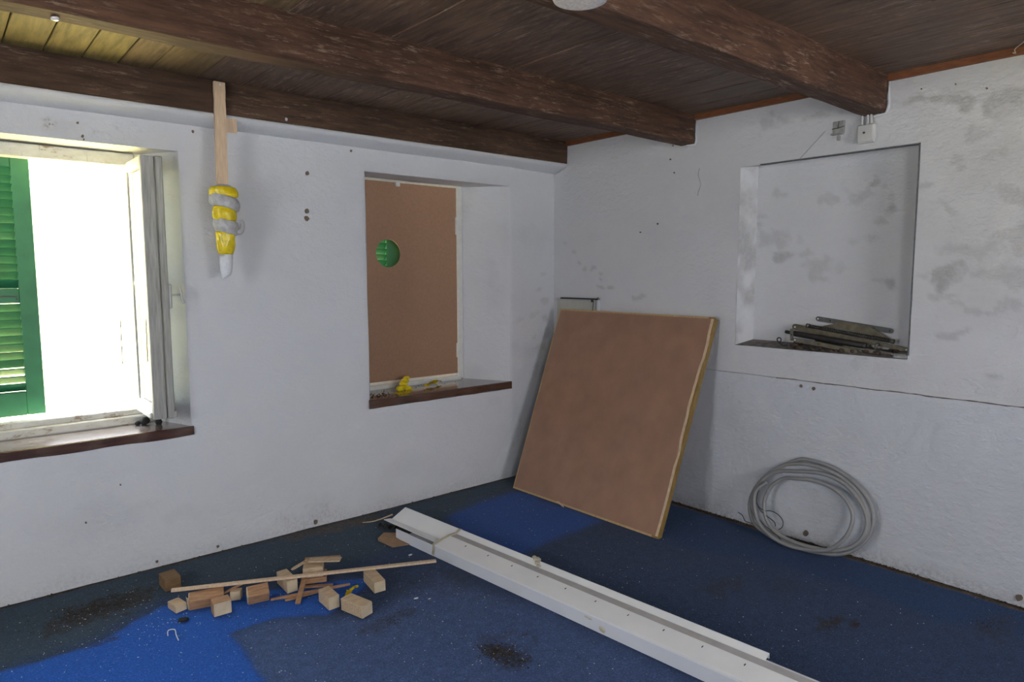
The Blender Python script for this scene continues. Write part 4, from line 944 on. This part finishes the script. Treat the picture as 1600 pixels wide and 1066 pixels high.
# tape
def tapeband(name, y, root, sect, wd, label):
    bm = bmesh.new(); rows = []
    for s, (u, z) in enumerate(sect):
        base = Vector((-1.597 - .08 * (y + 1.4), y, 0)) + ux * u + Vector((0, 0, z)); wob = random.uniform(-.004, .004)
        rows.append([bm.verts.new(base + dy * (wob - wd / 2)), bm.verts.new(base + dy * (wob + wd / 2)), bm.verts.new(base + dy * (wob + wd / 2) - Vector((0, 0, .0015))), bm.verts.new(base + dy * (wob - wd / 2) - Vector((0, 0, .0015)))])
    for a, b in zip(rows, rows[1:]):
        for k in range(4): bm.faces.new((a[k], a[(k + 1) % 4], b[(k + 1) % 4], b[k]))
    return tag(bmobj(name, bm, 'tape'), label, 'tape', 'tape on the white profiles')
tapeband('masking_tape', -.79, pc, [(-.0035, .012), (-.0035, .035), (-.004, .066), (.012, .070), (.05, .078), (.10, .0865), (.15, .0865), (.18, .0965), (.190, .093)], .018, 'beige masking tape round the window end of the white profiles')
bm = bmesh.new()
for i, (u, yy, z, r) in enumerate([(.190, -1.335, .092, .017), (.170, -1.36, .09, .014), (.150, -1.385, .088, .010), (.20, -1.31, .094, .011)]):
    lump(bm, Vector((-1.597 - .08 * (yy + 1.4), yy, z)) + ux * u, r, i + 60, (1.1, 1.1, .55))
tag(bmobj('masking_tape', bm, 'tape', None, True), 'crumpled knot of beige tape halfway along the white profiles', 'tape', 'tape on the white profiles')
bm = bmesh.new(); lump(bm, (-1.5985 - .08 * (-1.87 + 1.4), -1.87, .022), .012, 3, (.25, 1.4, .9)); lump(bm, (-1.5985 - .08 * (-1.80 + 1.4), -1.80, .045), .010, 9, (.2, 2.2, .4))
tag(bmobj('dirt_smear', bm, 'tape', None, True), 'dirty smear on the front side of the white profiles', 'dirt', kind='stuff')
# cardboard, stick and dark strip at the bundle's far end
bm = bmesh.new(); q = [(-1.765, -.425), (-1.700, -.375), (-1.585, -.44), (-1.60, -.60), (-1.752, -.560)]
f = [bm.verts.new((x, y, .006)) for x, y in q]; b_ = [bm.verts.new((x, y, .003)) for x, y in q]; 
for v in (f[0], f[1]): v.co.z += .012
bm.faces.new(f); bm.faces.new(b_[::-1])
for i in range(5): bm.faces.new((f[i], b_[i], b_[(i + 1) % 5], f[(i + 1) % 5]))
tag(bmobj('cardboard_piece', bm, 'cardboard'), 'brown cardboard piece sticking out from under the white profiles', 'cardboard')
tag(tube('splinter_stick', smoothpath([(-1.70, -.13, .006), (-1.64, -.17, .012), (-1.56, -.235, .050)], 3), [.002, .0025, .003, .0035, .004, .0045, .005], 'lath', None, 5), 'thin pale stick between the window wall and the white profiles', 'stick')
scrap('dark_strip', [(-1.66, -.24, .004), (-1.63, -.31, .008), (-1.60, -.37, .012), (-1.57, -.43, .012)], .035, 'dark_steel', 'dark strip under the far end of the white profiles', 4)

# ================================================================== OFFCUTS
def offcut(name, F0, ang, llen, rlen, h, mat, label, z=.002, roll=0, pitch=0, ends=True, xend=False, cat='offcut', bev=.0015, group='wooden offcuts on the carpet'):
    """block: front bottom corner F0, long side runs back-left at ang, short side to the right (perpendicular)"""
    a = math.radians(ang); root = tag(empty(name, (F0[0], F0[1], z), (0, 0, 0)), label, cat, group)
    root.rotation_euler = (math.radians(roll), math.radians(pitch), a - math.pi / 2)
    # local: +y along length, +x to the right
    bm = bmesh.new(); abox(bm, (0, 0, 0), (rlen, llen, h), bev)
    # skew ends slightly
    for v in bm.verts:
        v.co.y += (v.co.x / rlen - .5) * .004 + (v.co.z / h - .5) * .003
    o = bmobj('block_body', bm, mat, root)
    if ends:
        bm = bmesh.new(); abox(bm, (.0015, -.0032, .0015), (rlen - .0015, .001, h - .0015), .0004)
        for v in bm.verts: v.co.y += (v.co.x / rlen - .5) * .004 + (v.co.z / h - .5) * .003
        bmobj('end_grain', bm, 'end_grain', root)
    if xend:
        bm = bmesh.new(); abox(bm, (-.003, .0015, .0015), (.001, llen - .0015, h - .0015), .0004); bmobj('end_grain', bm, 'end_grain', root)
    return root
offcut('wood_offcut', (-2.802, -.318), 92, .095, .070, .056, 'block_c', 'dark stained wooden block nearest the window wall, left of the heap', ends=False)
o = offcut('wood_offcut', (-2.768, -.575), 73, .070, .140, .040, 'block_b', 'longest reddish wooden block under the left end of the thin batten', ends=False, roll=14, xend=True)
bm = bmesh.new(); vs = [bm.verts.new(p) for p in ((-.003, -.004, -.0), (-.014, .055, .03), (-.003, .0, .056), (-.001, .07, .004))]
for f in ((0, 1, 2), (1, 3, 2), (0, 3, 1), (0, 2, 3)): bm.faces.new([vs[i] for i in f])
bmobj('broken_end', bm, 'end_grain', o)
offcut('wood_offcut', (-2.821, -.565), 100, .075, .050, .030, 'block_a', 'low pale wooden wedge at the left end of the heap', roll=0, pitch=0)
offcut('wood_offcut', (-2.706, -.705), 84, .060, .073, .056, 'block_b', 'wooden block showing its pale square end, in front of the longest block')
offcut('wood_offcut', (-2.556, -.690), 76, .060, .088, .048, 'block_b', 'reddish brown block tilted on its edge near the middle of the batten', z=.002, roll=27, ends=False, xend=True)
offcut('wood_offcut', (-2.604, -.600), 60, .034, .045, .040, 'block_a', 'small pale chip of block behind the tilted reddish block')
offcut('wood_offcut', (-2.384, -.700), 88, .135, .050, .056, 'block_a', 'pale block standing under the middle of the thin batten')
offcut('wood_offcut', (-2.285, -.662), 64, .090, .100, .024, 'block_b', 'lower board-like block of the small stack behind the batten', ends=False)
offcut('wood_offcut', (-2.288, -.652), 62, .085, .092, .046, 'block_a', 'upper block of the small stack behind the batten', z=.028, ends=False)
offcut('wood_offcut', (-2.311, -.969), 88, .108, .052, .055, 'block_a', 'pale block touching the nearest block, to its left')
offcut('wood_offcut', (-2.237, -1.127), 104, .132, .062, .052, 'block_a', 'nearest pale wooden block, at the front right of the heap')
offcut('wood_offcut', (-2.083, -.956), 81, .145, .056, .050, 'block_a', 'pale block under the right half of the thin batten')
def slat(name, a, b, wd, th, mat, label, group='wooden slats and splinters', cat='slat'):
    a, b = Vector(a), Vector(b); t = (b - a).normalized(); s = t.cross(Vector((0, 0, 1))).normalized(); u = s.cross(t)
    bm = bmesh.new(); rows = []; n = 6; L_ = (b - a).length
    for i in range(n + 1):
        p = a + (b - a) * i / n; k = wd / 2 * (1 + .08 * math.sin(i * 3.1)) * (.6 if i in (0, n) and wd < .02 and L_ < .4 else 1)
        rows.append([bm.verts.new(p + s * x * k + u * y * th / 2) for x, y in ((-1, -1), (1, -1), (1, 1), (-1, 1))])
    for r_, q_ in zip(rows, rows[1:]):
        for k in range(4): bm.faces.new((r_[k], r_[(k + 1) % 4], q_[(k + 1) % 4], q_[k]))
    bm.faces.new(rows[0]); bm.faces.new(rows[-1][::-1])
    return tag(bmobj(name, bm, mat), label, cat, group)
slat('thin_batten', (-2.812, -.476, .070), (-1.745, -.958, .060), .020, .010, 'lath', 'long thin pale batten lying across the offcuts', None, 'batten')
slat('wood_splinter', (-2.470, -.725, .010), (-2.140, -.835, .020), .016, .007, 'block_b', 'back slat of the crossed pair in front of the heap')
slat('wood_splinter', (-2.420, -.765, .006), (-2.235, -.790, .010), .018, .007, 'block_b', 'short front slat of the crossed pair')
slat('wood_splinter', (-2.390, -.830, .006), (-2.280, -.655, .036), .022, .007, 'block_b', 'slat crossing over the other two towards the wall')
slat('wood_splinter', (-2.235, -.605, .086), (-2.118, -.700, .089), .045, .006, 'block_a', 'flat splinter lying on the small stack')
slat('wood_splinter', (-2.245, -.575, .0785), (-2.105, -.665, .081), .055, .005, 'block_b', 'wide flat splinter under the other on the small stack')
slat('wood_splinter', (-2.320, -.600, .062), (-2.235, -.590, .082), .018, .005, 'block_a', 'short splinter bridging from block to stack')
slat('wood_splinter', (-2.640, -.585, .035), (-2.530, -.570, .052), .012, .005, 'block_b', 'thin splinter leaning on the tilted reddish block')
slat('wood_splinter', (-2.300, -.690, .004), (-2.190, -.760, .004), .020, .006, 'block_b', 'slat lying on the carpet beside the small stack')
scrap('plastic_scrap', [(-2.225, -.955, .012), (-2.195, -.92, .022), (-2.165, -.905, .028), (-2.13, -.895, .026)], .016, 'yellow', 'yellow plastic scrap behind the nearest pale block', 12, group='yellow plastic scraps')
bm = bmesh.new(); lump(bm, (-2.811, -.652, .008), .019, 4, (1.3, .9, .45)); tag(bmobj('black_lump', bm, 'black', None, True), 'flat black lump on the bright blue carpet in front of the offcuts', 'debris', 'black lumps')
tag(tube('plastic_curl', smoothpath([(-2.895, -.745, .004), (-2.885, -.71, .008), (-2.862, -.715, .006), (-2.868, -.76, .005), (-2.872, -.81, .004)], 4), .0022, 'flake', None, 5), 'curled white scrap on the bright blue carpet', 'scrap')

# loose dirt and paint flakes on the carpet
fl = lambda x, y: .0005 if x < -.02 and y < -.01 and not (-1.66 < x + .08 * (y + 1.4) < -1.38 and y < -.3) else None
crumbs('soil_crumbs', [(-3.08, -.29, .10, .05, 420), (-3.0, -.24, .12, .04, 160), (-1.955, -1.705, .035, .035, 330), (-1.985, -1.65, .02, .025, 60), (-1.93, -1.78, .03, .04, 110), (-2.14, -1.22, .05, .03, 60), (-.75, -2.43, .035, .012, 70), (-.705, -2.505, .010, .008, 30), (-.28, -2.85, .06, .04, 60)], 'soil', fl, 'dark soil crumbs lying in patches on the carpet', 'dirt', (.002, .006))
crumbs('paint_flakes', [(-2.9, -.6, .35, .25, 170), (-2.2, -1.1, .5, .4, 230), (-1.2, -1.6, .5, .7, 190), (-1.955, -1.70, .06, .06, 40), (-3.08, -.32, .13, .08, 70), (-1.0, -.45, .35, .2, 50), (-2.86, -.62, .07, .08, 40), (-.6, -2.4, .3, .6, 60), (-2.2, -.4, .6, .15, 80)], 'flake', fl, 'white paint flakes strewn over the carpet', 'flakes', (.0012, .0042), None, .3)
crumbs('dust_fluff', [(-2.2, -1.3, .6, .5, 300), (-1.2, -1.8, .6, .7, 250), (-2.8, -.5, .5, .3, 200)], 'flake_blue', fl, 'grey lint specks on the carpet', 'lint', (.0012, .003), None, .3)
for i, (x, y, r, lb) in enumerate([(-1.965, -1.123, .008, 'white plaster crumb on the open carpet right of the nearest pale block'), (-1.735, -.80, .006, 'white plaster crumb beside the tip of the thin batten'), (-1.73, -.70, .008, 'white plaster crumb between the thin batten and the cardboard piece'), (-1.923, -1.167, .005, 'smaller yellowish white crumb just beside the one right of the nearest block')]):
    bm = bmesh.new(); lump(bm, (x, y, .003), r, i + 70, (1.4, .8, .4)); tag(bmobj('plaster_crumb', bm, 'flake', None, True), lb, 'crumb', 'plaster crumbs on the carpet')
# rubble along the foot of the walls
random.seed(5)
sk = []
y = -.3
while y > -3.3: sk.append((-.020, y, .008, .012, random.randint(3, 16))); y -= .035
x = -3.5
sk2 = []
while x < -.4: sk2.append((x, -.015, .02, .006, random.randint(0, 4))); x += .05
crumbs('skirting_dirt', sk + sk2, 'rust', lambda x, y: .0 + (.004 if random.random() < .5 else .0) if x < -.010 and y < -.006 else None, 'brown crumbs along the foot of the walls', 'dirt', (.003, .009))

# ================================================================== OUTSIDE
gr = []
P, F = grid((-60, .46, -3), (120, 0, 0), (0, 70, 0), 40, 30); P[:, 2] += fbm(P, .08, 3, 3) * .5 + np.clip(P[:, 1] - 12, 0, 100) * .06
meshobj_ = meshobj('meadow', P, F.tolist(), 'meadow'); tag(meshobj_, 'sunlit meadow outside the open window', 'meadow', kind='structure')
P, F = grid((-80, -90, -3.05), (160, 0, 0), (0, 90.4, 0), 30, 20); tag(meshobj('bounce_ground', P, F.tolist(), 'paving'), 'unseen pale paving behind the house, added for neutral bounce light', 'ground', kind='structure')  # added unseen ground, its grey keeps light bounced into the room neutral
def tree(x, y, z, r, h, seed, label):
    root = tag(empty('tree', (x, y, z)), label, 'tree', 'trees outside the window')
    bm = bmesh.new(); tube_into(bm, [(0, 0, 0), (.05, 0, h * .6)], [.22, .12], 8); bmobj('trunk', bm, 'bark', root, True)
    bm = bmesh.new(); rr = random.Random(seed)
    for i in range(14):
        lump(bm, (rr.uniform(-r, r) * .7, rr.uniform(-r, r) * .7, h * rr.uniform(.45, 1)), r * rr.uniform(.35, .6), seed * 20 + i, (1, 1, .85))
    bmobj('crown', bm, 'foliage', root, False)
tree(2.45, 15, -2.9, 1.6, 4.2, 1, 'leafy tree nearest the window, seen through the open sash')
tree(5.4, 22, -2.3, 2.0, 4.6, 2, 'taller leafy tree further up the meadow')
tree(9.6, 19, -2.4, 2.0, 4.0, 3, 'leafy tree at the right of the meadow')
P, F = grid((10, 130, -2), (110, 0, 0), (0, 60, 0), 30, 14); P[:, 2] += np.sin(np.clip((P[:, 1] - 130) / 60, 0, 1) * math.pi / 2) * (22 + 5 * fbm(P, .03, 3, 3)) - 1
tag(meshobj('hillside', P, F.tolist(), 'hill'), 'distant hillside beyond the meadow', 'hill', kind='structure')
